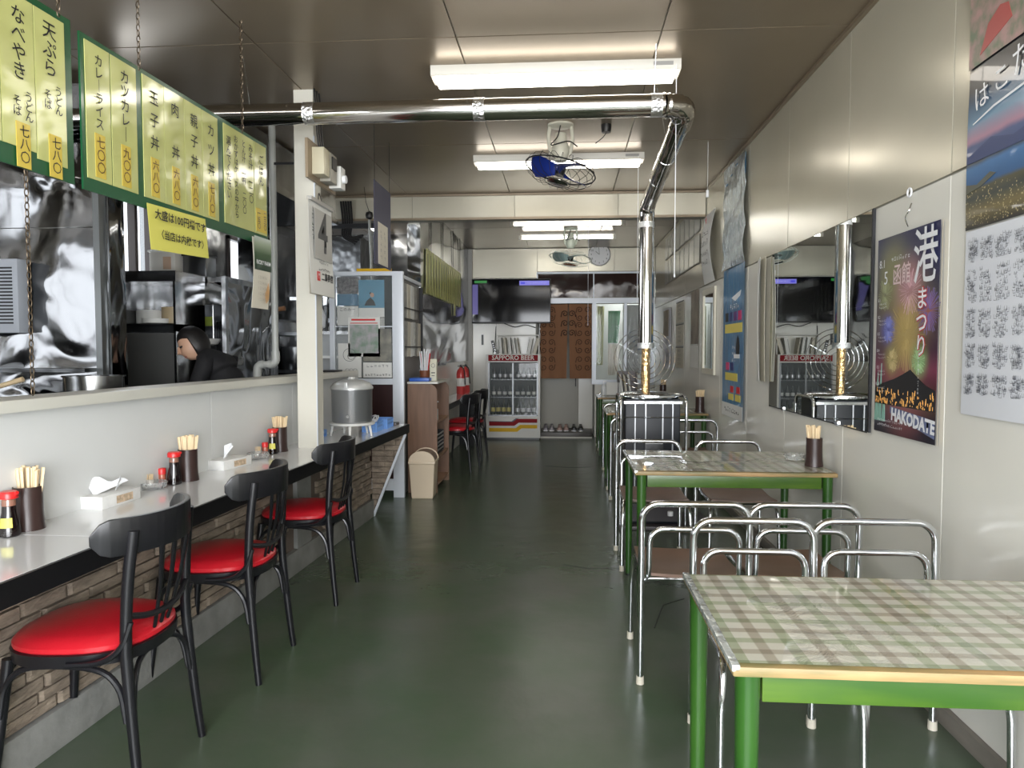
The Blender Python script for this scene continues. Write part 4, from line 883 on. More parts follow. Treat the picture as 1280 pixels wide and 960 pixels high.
# ---- noren curtain
t = thing('noren_curtain', 'brown split doorway curtain with dark scroll motifs', 'curtain', (.01, YB - .02, .85))
for s, x0, x1 in ((0, DX0 + .04, .055), (1, .065, DX1 - .005)):
    def f(u, v, x0=x0, x1=x1, s=s):
        x = x0 + (x1 - x0) * u; g = (1 - v) * (.02 if s == 0 else -.0)
        return (x - g * u * (1 if s == 0 else 0) + (0.018 * (1 - v) * (1 - u) if s else 0), YB - .055 - .012 * math.sin(x * 34) * (1.1 - v) - .008 * math.sin(x * 11), .86 + 1.08 * v)
    B().sheet(f, 30, 8, .0015).obj('cloth_panel', noren_m, t, w=True)
def scroll(cx, cz, m, sgx, sgz, k=1.0):
    P = []
    for i in range(26):
        a = i / 25 * 2.4 * PI; r = (.052 - .040 * i / 25) * k; P.append((cx + sgx * r * math.cos(a + .5), YB - .078 - .0, cz + sgz * r * math.sin(a + .5)))
    P = [(cx + sgx * .062 * k, YB - .078, cz - sgz * .05 * k)] + P
    q = B(); q.fl = .35; q.tube(P, .0065 * k, 6, flat=(1, 0, 0)); return q
for cx in (-.24, .28):
    for cz in (1.08, 1.33, 1.58, 1.80):
        for sg, sz in ((-1, -1), (1, -1), (-1, 1), (1, 1)): scroll(cx + sg * .058, cz + sz * .056, None, sg, sz, .85).obj('scroll_motif', noren_d, t, w=True)
for cz in (1.52, 1.66, 1.80):
    for sg in (-1, 1): scroll(.06 + sg * .05, cz, None, sg, 1, .9).obj('scroll_motif', mat('noren_black_motif', (.03, .014, .010), .9), t, w=True)
B().tube([(DX0, YB - .05, 1.945), (DX1, YB - .05, 1.945)], .007, 8).obj('rod', iron, t, w=True)
# ---- shoes on the step
def shoe(x, m, sole, label, grp, rz=0):
    t = thing('shoe', label, 'shoe', (x, YB + .12, .078), rz, grp)
    b = B(); prof = [(-.12, .025, .035), (-.10, .034, .05), (-.04, .040, .06), (.02, .036, .07), (.08, .034, .075), (.12, .028, .075), (.135, .016, .05)]
    rings = []
    for y_, w_, h in prof: rings.append([b.b.verts.new((w_ * math.cos(a), y_, .014 + max(0, math.sin(a)) * h)) for a in [PI * k / 8 for k in range(9)]])
    for a, c in zip(rings, rings[1:]):
        for k in range(8): b.b.faces.new((a[k], a[k + 1], c[k + 1], c[k]))
        b.b.faces.new((a[0], c[0], c[8], a[8]))
    b.b.faces.new(rings[0]); b.b.faces.new(rings[-1]); b.obj('upper', m, t)
    B().prism([(w_ * s_ * 1.06, y_) for s_, seq in ((1, prof), (-1, prof[::-1])) for y_, w_, h in seq], 'z', 0, .015).obj('sole', sole, t)
    B().lathe([(0, 0), (.022, 0), (.020, .004), (0, .004)], (0, .085, .082), 12, 1, 1.4).obj('opening', iron, t)
gs = mat('shoe_grey', (.33, .31, .34), .7); pk = mat('shoe_pink', (.55, .38, .34), .7)
for x, m, l, g in ((-.27, gs, 'leftmost grey slip-on shoe on the doorway step', 'pair of grey shoes'), (-.18, gs, 'second grey slip-on shoe from the left on the doorway step', 'pair of grey shoes'), (-.06, pk, 'left pink slip-on shoe in the middle of the doorway step', 'pair of pink shoes'), (.035, pk, 'right pink slip-on shoe in the middle of the doorway step', 'pair of pink shoes'), (.15, plast_bk, 'left black shoe of the pair at the right of the doorway step', 'pair of black shoes'), (.25, plast_bk, 'rightmost black shoe at the right of the doorway step', 'pair of black shoes')):
    shoe(x, m, ink_w, l, g)
# ---- things seen through the back window, on the rear table
def cloth(x0, x1, y, z0, z1, m, label, cat='cloth'):
    o = B().sheet(lambda u, v: (x0 + (x1 - x0) * u * (.8 + .2 * v) , y + .015 * math.sin(u * 14), z0 + (z1 - z0) * v), 16, 4, .004).obj(cat, m, w=True); return tag(o, label, cat)
cloth(.50, .60, YB + .30, 1.05, 1.93, mat('cloth_yellow_green', (.42, .42, .20), .8, noise=(20, .3)), 'pale yellow green cloth hanging behind the back window')
cloth(.66, .84, YB + .28, 1.38, 1.86, mat('net_green', (.01, .22, .06), .5, noise=(60, .4)), 'bright green net hanging behind the back window', 'net')
cloth(.66, .84, YB + .32, .9, 1.36, paper_old, 'white cloth hanging below the green net behind the window')
cloth(.88, 1.2, YB + .34, .9, 1.95, mat('curtain_grey', (.22, .22, .21), .8), 'grey curtain behind the back window', 'curtain')
t = thing('magazine_box', 'dark brown box of magazines on the rearmost table by the window', 'magazine box', (.79, 9.12, .7115))
B().box(-.12, -.11, -.08, .08, 0, .30).box(.11, .12, -.08, .08, 0, .30).box(-.11, .11, .07, .08, 0, .30).box(-.11, .11, -.08, .07, 0, .01).obj('box_body', brown_pl, t)
for k in range(3):
    o = B().box(-.012, .012, -.07, .06, 0, .25, Matrix.Rotation(R(-8), 3, 'Y'), (0, 0, 0)).obj('magazine', (paper, paper_old, paper)[k], None, loc=(.73 + .05 * k, 9.12, .724)); tag(o, ORD[k] + ' pale magazine from the left in the dark box on the rearmost table', 'magazine', 'magazines in the dark box')
o = B().box(-.09, .09, -.03, .03, 0, .16).obj('paper_stack', paper, None, loc=(.62, 9.12, .7115), bevel=.004); tag(o, 'white paper bundle left of the dark magazine box', 'papers')
for k in range(3):
    o = B().box(-.012, .012, -.05, .05, 0, .36).obj('brown_binder', lam_br, None, loc=(.98 + .04 * k, 9.14, .7115)); tag(o, ORD[k] + ' tall brown binder from the left behind the chimney', 'binder', 'brown binders on the rearmost table')

# ================================================================== right wall hangings
XW = XR - .002
def wallsheet(name, m, y0, y1, z0, z1, label, cat, group=None, curl=.0, off=.003, nv=8, th=.001):
    """sheet on the right wall, y0 near edge, y1 far edge"""
    def f(u, v):
        c = curl * ((1 - v) ** 3) + curl * .35 * math.sin(v * 5 + u * 2)
        return (XW - off - abs(c) * (.4 + .6 * math.sin(u * PI * .9 + .3)), y0 + (y1 - y0) * u, z0 + (z1 - z0) * v)
    o = B().sheet(f, 10, nv, th).obj(name, m, w=True); return tag(o, label, cat, group)
def ramp_mat(name, axis, stops, noise=None, rough=.3, coat=.3):
    m = bpy.data.materials.new(name); m.use_nodes = True; n = m.node_tree; b = n.nodes['Principled BSDF']; N = n.nodes.new; L = n.links.new
    t = N('ShaderNodeTexCoord'); s = N('ShaderNodeSeparateXYZ'); L(t.outputs['Generated'], s.inputs[0]); src = s.outputs[axis]
    if noise:
        nz = N('ShaderNodeTexNoise'); nz.inputs['Scale'].default_value = noise[0]; nz.inputs['Detail'].default_value = 6; L(t.outputs['Object'], nz.inputs[0])
        a = N('ShaderNodeMath'); a.operation = 'MULTIPLY_ADD'; a.inputs[1].default_value = noise[1]; a.inputs[2].default_value = 0; L(nz.outputs[0], a.inputs[0])
        q = N('ShaderNodeMath'); q.operation = 'ADD'; L(a.outputs[0], q.inputs[0]); L(src, q.inputs[1])
        q2 = N('ShaderNodeMath'); q2.operation = 'SUBTRACT'; L(q.outputs[0], q2.inputs[0]); q2.inputs[1].default_value = noise[1] * .5; src = q2.outputs[0]
    r = N('ShaderNodeValToRGB'); e = r.color_ramp.elements; e[0].position, e[0].color = stops[0][0], (*stops[0][1], 1); e[1].position, e[1].color = stops[-1][0], (*stops[-1][1], 1)
    for p, c in stops[1:-1]: k = e.new(p); k.color = (*c, 1)
    L(src, r.inputs[0]); L(r.outputs[0], b.inputs['Base Color']); b.inputs['Roughness'].default_value = rough; b.inputs['Coat Weight'].default_value = coat; return m
def dec(pts, m, parent, name, x):     # flat print on a right wall poster, pts (y, z)
    return B().prism(pts, 'x', XW - x - .0012, XW - x).obj(name, m, parent, w=True)

# -- festival poster
fm = ramp_mat('festival_sky', 'Z', [(0, (.010, .010, .02)), (.10, (.015, .012, .03)), (.17, (.10, .05, .03)), (.26, (.10, .02, .035)), (.33, (.22, .045, .09)), (.42, (.06, .02, .05)), (.62, (.05, .045, .06)), (.85, (.02, .025, .10)), (1, (.012, .014, .07))], (3, .14))
fp = thing('festival_poster', 'tall fireworks festival poster reading HAKODATE right of the mirror', 'poster', (XW - .01, 2.86, .945))
def fpf(u, v): return (XW - .006 - .022 * (v - .5) ** 4 * 8 * u - .006 * math.sin(v * 6), 2.61 + .495 * u + (.01 * math.sin(v * 5)), .945 + .785 * v)
B().sheet(lambda u, v: fpf(1 - u, v) if 0 else (XW - .012, 2.61 + .495 * u, .945 + .785 * v), 6, 6, .001).obj('sheet', fm, fp, w=True)
B().sheet(lambda u, v: (XW - .012 + .008 * u, 2.595 + .015 * u, .945 + .785 * v), 2, 4, .001).obj('curled_edge', mat('poster_back_tan', (.5, .42, .28), .5), fp, w=True)
def glow(m, spots):
    n = m.node_tree; N = n.nodes.new; L = n.links.new; b = n.nodes['Principled BSDF']; src = b.inputs['Base Color'].links[0].from_socket
    g = N('ShaderNodeNewGeometry'); sx = N('ShaderNodeSeparateXYZ'); L(g.outputs['Position'], sx.inputs[0]); cmb = N('ShaderNodeCombineXYZ'); L(sx.outputs['Y'], cmb.inputs[0]); L(sx.outputs['Z'], cmb.inputs[1])
    for (y_, z_, r, c) in spots:
        d = N('ShaderNodeVectorMath'); d.operation = 'DISTANCE'; L(cmb.outputs[0], d.inputs[0]); d.inputs[1].default_value = (y_, z_, 0)
        mr = N('ShaderNodeMapRange'); mr.interpolation_type = 'SMOOTHERSTEP'; mr.inputs[1].default_value = 0; mr.inputs[2].default_value = r; mr.inputs[3].default_value = 1; mr.inputs[4].default_value = 0; L(d.outputs['Value'], mr.inputs[0])
        mx = N('ShaderNodeMix'); mx.data_type = 'RGBA'; mx.blend_type = 'MIX'; L(mr.outputs[0], mx.inputs[0]); L(src, mx.inputs[6]); mx.inputs[7].default_value = (*c, 1); src = mx.outputs[2]
    L(src, b.inputs['Base Color'])
glow(fm, [(2.86, 1.42, .34, (.26, .18, .10)), (2.86, 1.10, .26, (.30, .10, .10)), (2.97, 1.58, .22, (.26, .25, .12)), (2.83, 1.52, .17, (.50, .26, .28)), (2.84, 1.34, .20, (.50, .37, .14)), (3.0, 1.36, .10, (.12, .13, .42)), (2.74, 1.24, .10, (.28, .50, .20)), (2.69, 1.42, .10, (.40, .15, .10)), (2.96, 1.24, .10, (.36, .32, .12))])
PXF = .0135
def burst(cy, cz, r, m, n=44, seed=0, name='firework'):
    random.seed(seed); b = B()
    for k in range(n):
        a = 2 * PI * k / n + random.uniform(-.05, .05); r0 = r * random.uniform(.08, .3); r1 = r * random.uniform(.7, 1)
        c, s_ = math.cos(a), math.sin(a); w_ = .0007
        P = [(cy + r0 * c - w_ * s_, cz + r0 * s_ + w_ * c), (cy + r1 * c - w_ * s_ * 1.6, cz + r1 * s_ + w_ * c * 1.6), (cy + r1 * c + w_ * s_ * 1.6, cz + r1 * s_ - w_ * c * 1.6), (cy + r0 * c + w_ * s_, cz + r0 * s_ - w_ * c)]
        b.prism(P, 'x', XW - PXF - .0004 - .0001 * (seed % 5), XW - PXF)
    return b.obj(name, m, fp, w=True)
gold = mat('print_gold', (.60, .48, .24), .5); burst(2.84, 1.335, .16, mat('print_gold_soft', (.45, .34, .13), .5), 44, 1); burst(2.82, 1.50, .10, mat('print_pink', (.62, .40, .42), .5), 34, 2)
burst(2.99, 1.36, .055, mat('print_blue', (.22, .24, .55), .5), 40, 3); burst(2.74, 1.24, .055, mat('print_green', (.40, .58, .30), .5), 40, 4); burst(2.95, 1.24, .05, gold, 40, 5); burst(2.68, 1.42, .09, mat('print_violet', (.22, .16, .40), .5), 50, 6)
burst(3.03, 1.50, .07, mat('print_olive', (.34, .36, .20), .5), 36, 7)
dec([(2.612, 1.06), (2.612, 1.135), (2.68, 1.15), (2.74, 1.175), (2.80, 1.205), (2.86, 1.185), (2.93, 1.165), (3.03, 1.145), (3.10, 1.125), (3.10, 1.06)], ink, fp, 'mountain', PXF)
random.seed(4); b = B()
for k in range(110):
    yy = random.uniform(2.62, 3.09); zz = 1.062 + random.random() ** 2 * .05; h = random.uniform(.003, .024); b.prism([(yy, zz), (yy + .0014, zz), (yy + .0014, zz + h), (yy, zz + h)], 'x', XW - PXF - .0024, XW - PXF - .0012)
b.obj('city_lights', mat('print_orange', (.85, .42, .10), .5), fp, w=True)
dec([(2.615, 1.03), (2.96, 1.055), (2.96, 1.03), (2.615, .965)], mat('print_slate', (.14, .17, .30), .4), fp, 'quay', PXF)
for yy, h in ((3.075, .20), (3.045, .235), (3.01, .16)): dec([(yy + .028, .99), (yy - .004, .99), (yy, .99 + h)], mat('sail_green', (.22, .42, .34), .5), fp, 'sail', PXF)
text('港', .215, (2.67, 2.67, 1.63) and (XW - PXF - .001, 2.705, 1.605), 'R', ink_w, fp, sx=.84, bold=.002)
text('函館', .088, (XW - PXF - .001, 2.885, 1.565), 'R', mat('ink_pinkish', (.80, .62, .62), .4), fp, sx=.85, bold=.001)
text('まつり', .088, (XW - PXF - .003, 2.715, 1.375), 'R', mat('ink_red_outline', (.55, .05, .05), .4), fp, vert=True, space=.98, bold=.0045); text('まつり', .088, (XW - PXF - .0042, 2.715, 1.375), 'R', ink_w, fp, vert=True, space=.98, bold=.001)
text('HAKODATE', .066, (XW - PXF - .002, 2.775, 1.013), 'R', ink_w, fp, bold=.003, rot=R(-4), sx=.95)
text('8.1', .045, (XW - PXF - .001, 3.055, 1.625), 'R', ink_w, fp); text('5', .075, (XW - PXF - .001, 3.02, 1.565), 'R', ink_w, fp); scribble(fp, 'R', (XW - PXF, 2.90, 1.637), .16, .020, 1, ink_w)
for k in range(6): text('8.%d' % (k + 1) if k < 5 else '8.1-5', .018, (XW - PXF - .001, 3.075, 1.48 - .068 * k), 'R', ink_w, fp, 'small_print'); scribble(fp, 'R', (XW - PXF, 3.045, 1.458 - .068 * k), .07, .009, 2, ink_w)
scribble(fp, 'R', (XW - PXF - .001, 2.735, 1.215), .014, .012, 14, ink_w, 1.2)
scribble(fp, 'R', (XW - PXF, 2.96, .985), .22, .012, 2, ink_w)
o = B().tube(smooth_path([(XW - .006, 2.84, 1.83), (XW - .02, 2.83, 1.80), (XW - .018, 2.86, 1.78), (XW - .012, 2.85, 1.745)], 5), .0028, 6).obj('wall_hook', chrome, w=True); tag(o, 'small wire hook above the festival poster', 'hook')
o = B().tube(arc((XW - .006, 2.86, 1.875), .016, 0, 360, 14, 'yz')[:-1], .0035, 6, closed=True).obj('suction_hook', ink_w, w=True); tag(o, 'pale oval hook near the wall seam above the festival poster', 'hook')

# -- big bay photograph and street map
bm2 = ramp_mat('bay_photo', 'Z', [(0, (.03, .03, .03)), (.05, (.20, .16, .07)), (.09, (.05, .06, .055)), (.118, (.10, .09, .05)), (.128, (.03, .11, .26)), (.18, (.05, .17, .38)), (.195, (.05, .06, .06)), (.212, (.05, .08, .20)), (.245, (.06, .09, .22)), (.262, (.42, .22, .30)), (.31, (.16, .28, .40)), (.37, (.03, .08, .15)), (.41, (.007, .008, .012)), (1, (.008, .008, .01))], (7, .022))
pm = thing('bay_poster', 'large glossy poster of a harbour bay reading はこだて at the upper right', 'poster', (XW - .01, 2.165, 1.665))
B().sheet(lambda u, v: (XW - .006 - .003 * math.sin(v * 7), 1.86 + .605 * u, 1.665 + 1.07 * v), 6, 10, .001).obj('sheet', bm2, pm, w=True)
PB = .0112
am = mat('aerial_print', (.42, .26, .24), .4, noise=(22, .5), col2=(.16, .20, .13))
dec([(1.862, 2.185), (2.463, 2.175), (2.463, 2.73), (1.862, 2.73)], am, pm, 'aerial_photo', PB)
dec([(2.43, 2.50), (2.40, 2.44), (2.36, 2.46), (2.30, 2.53), (2.26, 2.62), (2.25, 2.72), (2.33, 2.72), (2.40, 2.62)], mat('print_lake', (.01, .045, .055), .3), pm, 'lake', PB + .0014)
dec([(2.40, 2.20), (2.24, 2.25), (2.26, 2.30), (2.30, 2.31), (2.36, 2.28)], mat('print_brick', (.42, .08, .07), .4), pm, 'red_quarter', PB + .0014)
for ch_, yy, zz, s_ in (('は', 2.385, 2.065, .085), ('こ', 2.285, 2.085, .085), ('だ', 2.185, 2.11, .10), ('て', 2.06, 2.12, .10)): text(ch_, s_, (XW - PB - .001, yy, zz), 'R', ink_w, pm, bold=0, rot=R(8))
q = B(); q.fl = .3; q.tube([(XW - PB - .001, 2.43, 1.995), (XW - PB - .001, 2.32, 2.02), (XW - PB - .001, 2.18, 2.035), (XW - PB - .001, 1.95, 2.05)], [.002, .004, .004, .002], 6, flat=(0, 1, 0)).obj('brush_stroke', ink_w, pm, w=True)
random.seed(21); b = B()
for k in range(420):
    yy = random.uniform(1.87, 2.455); zz = 1.67 + random.random() ** 1.3 * .115; e = random.uniform(.0015, .005); b.b.faces.new([b.b.verts.new((XW - PB - .0006, yy + p, zz + q_)) for p, q_ in ((0, 0), (e, 0), (e, e), (0, e))])
kind(b.obj('city_specks', mat('print_city_gold', (.50, .42, .22), .5), pm, w=True, smooth=False), 'stuff')
dec([(1.87, 1.875), (1.87, 1.925), (1.98, 1.94), (2.10, 1.925), (2.22, 1.905), (2.33, 1.93), (2.46, 1.895), (2.46, 1.875)], mat('print_mountain', (.04, .06, .16), .4), pm, 'mountain', PB - .0006)
dec([(2.46, 1.81), (2.40, 1.80), (2.33, 1.825), (2.30, 1.815), (2.38, 1.79), (2.46, 1.78)], mat('print_pier', (.12, .12, .09), .5), pm, 'pier', PB - .0006)
mp_ = thing('street_map', 'white printed street map sheet below the harbour poster', 'map', (XW - .01, 2.165, 1.08))
B().sheet(lambda u, v: (XW - .005 - .006 * (1 - v) ** 2 * math.sin(u * 3), 1.86 + .603 * u, 1.07 + .59 * v), 6, 8, .001).obj('sheet', mat('map_paper', (.70, .72, .76), .5), mp_, w=True)
random.seed(12); b = B(); px_ = XW - .0125
cols = [2.445, 2.375, 2.295, 2.205, 2.12, 2.03, 1.95]; rws = [1.645, 1.55, 1.42, 1.31, 1.215, 1.13]
for ci in range(len(cols) - 1):
    for rj in range(len(rws) - 1):
        ya, yb, za, zb = cols[ci] - .005, cols[ci + 1] + .005, rws[rj] - .006, rws[rj + 1] + .006
        for k in range(60):
            cy, cz = random.uniform(yb, ya - .012), random.uniform(zb, za - .012); w_, h_ = random.uniform(.004, .014), random.uniform(.004, .014); e = .0009
            for P in ([(cy, cz), (cy + w_, cz), (cy + w_, cz + e), (cy, cz + e)], [(cy, cz), (cy + e, cz), (cy + e, cz + h_), (cy, cz + h_)], [(cy + w_, cz), (cy + w_ + e, cz), (cy + w_ + e, cz + h_), (cy + w_, cz + h_)]):
                b.b.faces.new([b.b.verts.new((px_, p[0], p[1])) for p in P])
kind(b.obj('street_lines', mat('ink_map', (.10, .11, .14), .6), mp_, w=True, smooth=False), 'stuff')

# -- wall mirror
t = thing('wall_mirror', 'large frameless rectangular mirror hung on the right wall', 'mirror', (XW - .01, 3.92, .928))
B().box(XW - .004, XW - .0005, 3.19, 4.66, .94, 1.86).obj('backing', iron, t, w=True)
B().box(XW - .010, XW - .0045, 3.18, 4.67, .928, 1.872).obj('mirror_glass', mat('mirror_silver', (.86, .89, .87), .01, 1), t, w=True)
for yy in (3.5, 4.35):
    B().box(XW - .016, XW - .0105, yy, yy + .04, .92, .94).obj('clip', chrome, t, w=True)
B().box(XW - .0115, XW - .0005, 3.165, 3.1795, .926, 1.874).box(XW - .0108, XW - .0102, 3.18, 4.67, .922, .928).obj('dark_edge', ink, t, w=True)
# -- curled white calendars beyond the mirror
for k, (ya, yb, cu) in enumerate(((4.74, 4.98, .06), (4.70, 4.90, .028))):
    o = B().sheet(lambda u, v, ya=ya, yb=yb, cu=cu: (XW - .006 - cu * (1 - u) * (.78 + .22 * math.sin(v * PI)), ya + (yb - ya) * u + .02 * v, 1.075 + .80 * v), 6, 10, .0015).obj('rolled_calendar', (paper, mat('paper_cream', (.66, .62, .50), .5))[k], w=True)
    tag(o, ('white calendar sheet curling off the wall just beyond the mirror', 'cream backed calendar curling beside the mirror edge')[k], 'calendar')
# -- tall blue banner poster
t = thing('blue_banner', 'tall blue poster under crinkled clear plastic on the right wall', 'poster', (XW - .01, 5.66, .76))
bmat = mat('banner_blue', (.055, .20, .38), .35, 0, coat=.5, bump=(5, .03, 2), stretch=(1, 2, .5))
def bf(u, v): return (XW - .010 - .006 * math.sin(v * 14) * math.sin(u * 3), 5.33 + .68 * u, .755 + (1.30 * v))
B().sheet(lambda u, v: (XW - .012, 5.33 + .68 * u, .755 + 1.16 * v), 6, 16, .001).obj('sheet', bmat, t, w=True)
B().sheet(lambda u, v: (XW - .012 - .02 * abs(math.sin(v * 9 + u * 2)) * (1 - v * .5), 5.33 + .68 * u, 1.915 + .80 * v), 10, 20, .001).obj('plastic_cover', mat('crinkled_plastic', (.42, .47, .49), .12, .75, bump=(9, .09, 3), stretch=(1, 3, .5)), t, w=True)
B().box(XW - .0145, XW - .0132, 5.33, 6.01, .756, .86).obj('white_footer', paper, t, w=True); B().box(XW - .0145, XW - .0132, 5.34, 5.98, 2.55, 2.70).obj('blue_header', bmat, t, w=True)
tagc = [ink, mat('tag_navy', (.02, .03, .15), .4), mat('tag_violet', (.12, .03, .18), .4), mat('tag_pink', (.6, .03, .15), .4)]; ye = mat('tag_yellow', (.72, .60, .12), .4)
for k in range(4): B().box(XW - .0150, XW - .0132, 5.40 + .14 * k, 5.50 + .14 * k, 1.50, 1.57).obj('coloured_tag', tagc[3 - k], t, w=True)
B().box(XW - .0150, XW - .0132, 5.37, 5.93, 1.41, 1.48).obj('yellow_bar', ye, t, w=True)
for k in range(2): B().box(XW - .0150, XW - .0132, 5.62 + .15 * k, 5.73 + .15 * k, 1.12, 1.18).obj('coloured_tag', tagc[1 + k * 2], t, w=True)
B().box(XW - .0150, XW - .0132, 5.50, 5.90, 1.04, 1.10).box(XW - .0150, XW - .0132, 5.40, 5.56, .89, .94).box(XW - .0150, XW - .0132, 5.62, 5.78, .89, .94).obj('yellow_bar', ye, t, w=True)
for k in range(2): B().box(XW - .0150, XW - .0132, 5.42 + .2 * k, 5.52 + .2 * k, .95, 1.0).obj('coloured_tag', ink_red, t, w=True)
B().lathe([(0, -.08), (.05, -.05), (.06, 0), (.04, .06), (0, .09)], (XW - .0135, 5.50, 1.30), 14, .02, 1).obj('printed_emblem', ink, t, w=True)
B().prism([(5.42, 1.72), (5.72, 1.68), (5.60, 1.65), (5.45, 1.68)], 'x', XW - .015, XW - .0132).obj('printed_ship', ink_w, t, w=True)
scribble(t, 'R', (XW - .0135, 5.62, 1.61), .3, .05, 1, ink_w); scribble(t, 'R', (XW - .0135, 5.62, 1.25), .12, .03, 3, ink_w); scribble(t, 'R', (XW - .0145, 5.67, .81), .5, .045, 1, ink)
B().box(XW - .0150, XW - .0132, 5.44, 5.62, 1.215, 1.245).obj('white_line', ink_w, t, w=True)
# -- notice by the beam
o = thing('wall_notice', 'long white notice with a red mark hanging beside the drop beam', 'notice', (XW - .03, 6.6, 1.88))
B().sheet(lambda u, v: (XW - .012 - .05 * math.sin(v * PI) * (1 - u * .3), 6.36 + .46 * u, 1.88 + .62 * v), 6, 10, .0015).obj('sheet', paper, o, w=True)
text('★', .10, (XW - .055, 6.56, 2.42), 'R', ink_red, o)
for k in range(4):
    scribble(o, 'R', (XW - .066, 6.58, 2.31 - .085 * k), .34, .055, 1, ink, seed=k)
# -- narrow white framed mirror, photo, papers, calendars
t = thing('framed_mirror', 'narrow tall mirror in a white frame left of the blue poster', 'mirror', (XW - .01, 6.6, 1.06))
B().box(XW - .02, XW - .001, 6.34, 6.39, 1.06, 1.83).box(XW - .02, XW - .001, 6.84, 6.89, 1.06, 1.83).box(XW - .02, XW - .001, 6.39, 6.84, 1.06, 1.11).box(XW - .02, XW - .001, 6.39, 6.84, 1.78, 1.83).obj('frame', mat('frame_ivory', (.66, .63, .52), .4), t, w=True)
B().box(XW - .010, XW - .004, 6.39, 6.84, 1.11, 1.78).obj('mirror_glass', MATS['mirror_silver'], t, w=True)
o = wallsheet('photo_print', mat('photo_sepia', (.13, .10, .075), .4, noise=(5, .5), col2=(.30, .24, .17)), 7.15, 7.58, 1.335, 1.87, 'brownish photo print on the wall beyond the white framed mirror', 'photo')
o = wallsheet('wall_paper_note', paper, 7.15, 7.58, 1.10, 1.32, 'white paper note directly under the brownish photo', 'note')
t = thing('triple_calendar', 'cream calendar of three month sheets on the far right wall', 'calendar', (XW - .01, 8.28, 1.06))
for k in range(3):
    B().box(XW - .007, XW - .003, 8.0, 8.55, 1.075 + .255 * k, 1.31 + .255 * k).obj('month_sheet', paper_old, t, w=True)
    for r_ in range(4): text('1 2 3 4 5 6 7' if r_ % 2 else '8 9 10 11', .052, (XW - .0075, 8.28, 1.265 + .255 * k - .048 * r_), 'R', ink, t, 'dates')
    B().box(XW - .0078, XW - .0068, 8.0, 8.55, 1.302 + .255 * k, 1.314 + .255 * k).obj('header_line', ink, t, w=True)
t = thing('picture_calendar', 'long picture calendar beside the back window', 'calendar', (XW - .01, 9.25, 1.04))
B().box(XW - .014, XW - .006, 8.95, 9.55, 1.04, 1.80).obj('sheet', mat('paper_lilac', (.50, .49, .55), .5), t, w=True); B().box(XW - .016, XW - .014, 9.1, 9.55, 1.45, 1.78).obj('picture', mat('print_brown', (.28, .2, .12), .5, noise=(9, .6)), t, w=True)
for k in range(4): text('4 5 6 7', .06, (XW - .0148, 9.2, 1.38 - .085 * k), 'R', ink, t, 'dates')
# -- two rows of pale menu strips high on the right wall
fr = mat('strip_frame_dark', (.10, .09, .07), .4); stp_m = mat('strip_paper_grey', (.52, .52, .46), .25, 0, coat=.5)
for row, (z0, z1) in enumerate(((2.43, 2.70), (2.12, 2.40))):
    for k in range(8):
        ya = 7.12 + .30 * k; t = thing('menu_strip_card', ORD[k] + ' pale menu strip from the right, ' + ('upper', 'lower')[row] + ' row on the far right wall', 'menu card', (XW - .006, ya + .14, z0), 0, ('upper row of pale menu strips', 'lower row of pale menu strips')[row])
        B().box(XW - .007, XW - .002, ya, ya + .285, z0, z1).obj('frame', fr, t, w=True); B().box(XW - .010, XW - .0072, ya + .012, ya + .273, z0 + .012, z1 - .01).obj('paper', stp_m, t, w=True)

# ================================================================== left side signs
def LX(y, off=0.): return -1.450 + SL * (y - 3.4) + off
ANG = math.atan(SL); UL = (Vector((math.sin(ANG), math.cos(ANG), 0)), Vector((math.cos(ANG), -math.sin(ANG), 0)))
def lbox(name, m, y0, y1, z0, z1, o0, o1, parent, bevel=0):
    return B().prism([(LX(y0, o0), y0), (LX(y0, o1), y0), (LX(y1, o1), y1), (LX(y1, o0), y1)], 'z', z0, z1).obj(name, m, parent, w=True, bevel=bevel)
def chain(x, y, z0, z1, parent, z_name='chain'):
    b = B(); z = z0; k = 0
    while z < z1:
        c = [(.006 * math.cos(a), .012 * math.sin(a)) for a in [2 * PI * i / 8 for i in range(8)]]
        b.tube([(x + (p if k % 2 else 0), y + (0 if k % 2 else p), z + q) for p, q in c], .0017, 4, closed=True); z += .0195; k += 1
    return b.obj(z_name, chain_m, parent, w=True)
def strip_text(s, y, z, size, parent, space=1.0, m=ink, off=.006, sx=1): return text(s, size, (LX(y, off), y, z), UL, m, parent, vert=True, bold=.0002, space=space, sx=sx)
# board A, nearest
ba_ = thing('menu_board', 'green framed board of noodle prices, nearest and leftmost over the counter', 'menu board', (LX(1.9), 1.9, 1.79), 0, 'hanging menu boards')
lbox('backing', grn_b, 1.735, 2.148, 1.79, 2.285, -.006, 0, ba_)
for i, (y0, y1) in enumerate(((1.755, 1.873), (1.877, 1.995), (1.999, 2.116))): lbox('paper_strip', yel, y0, y1, 1.845 if i < 2 else 1.83, 2.262, .001, .0035, ba_)
for y_, a, b2 in ((1.945, 'なべやき', 0), (2.06, '天ぷら', 0)):
    n = len(a); strip_text(a, y_ - .008, 2.24 - .028 * n, .056 if n < 4 else .053, ba_, .95)
    strip_text('うどん', y_ + .022, 2.235 - .055 * n - .053, .032, ba_, .88); strip_text('そば', y_ - .020, 2.235 - .055 * n - .060, .032, ba_, .88)
for y_ in (1.945, 2.065):
    psl = lbox('price_slip', yel2, y_ - .024, y_ + .026, 1.79, 1.915, .004, .0055, ba_); strip_text('七八〇', y_ + .003, 1.853, .036, psl, 1.0, off=.0062)
chain(LX(1.78), 1.78, 2.285, ZC, ba_); chain(LX(2.1), 2.1, 2.285, ZC, ba_)
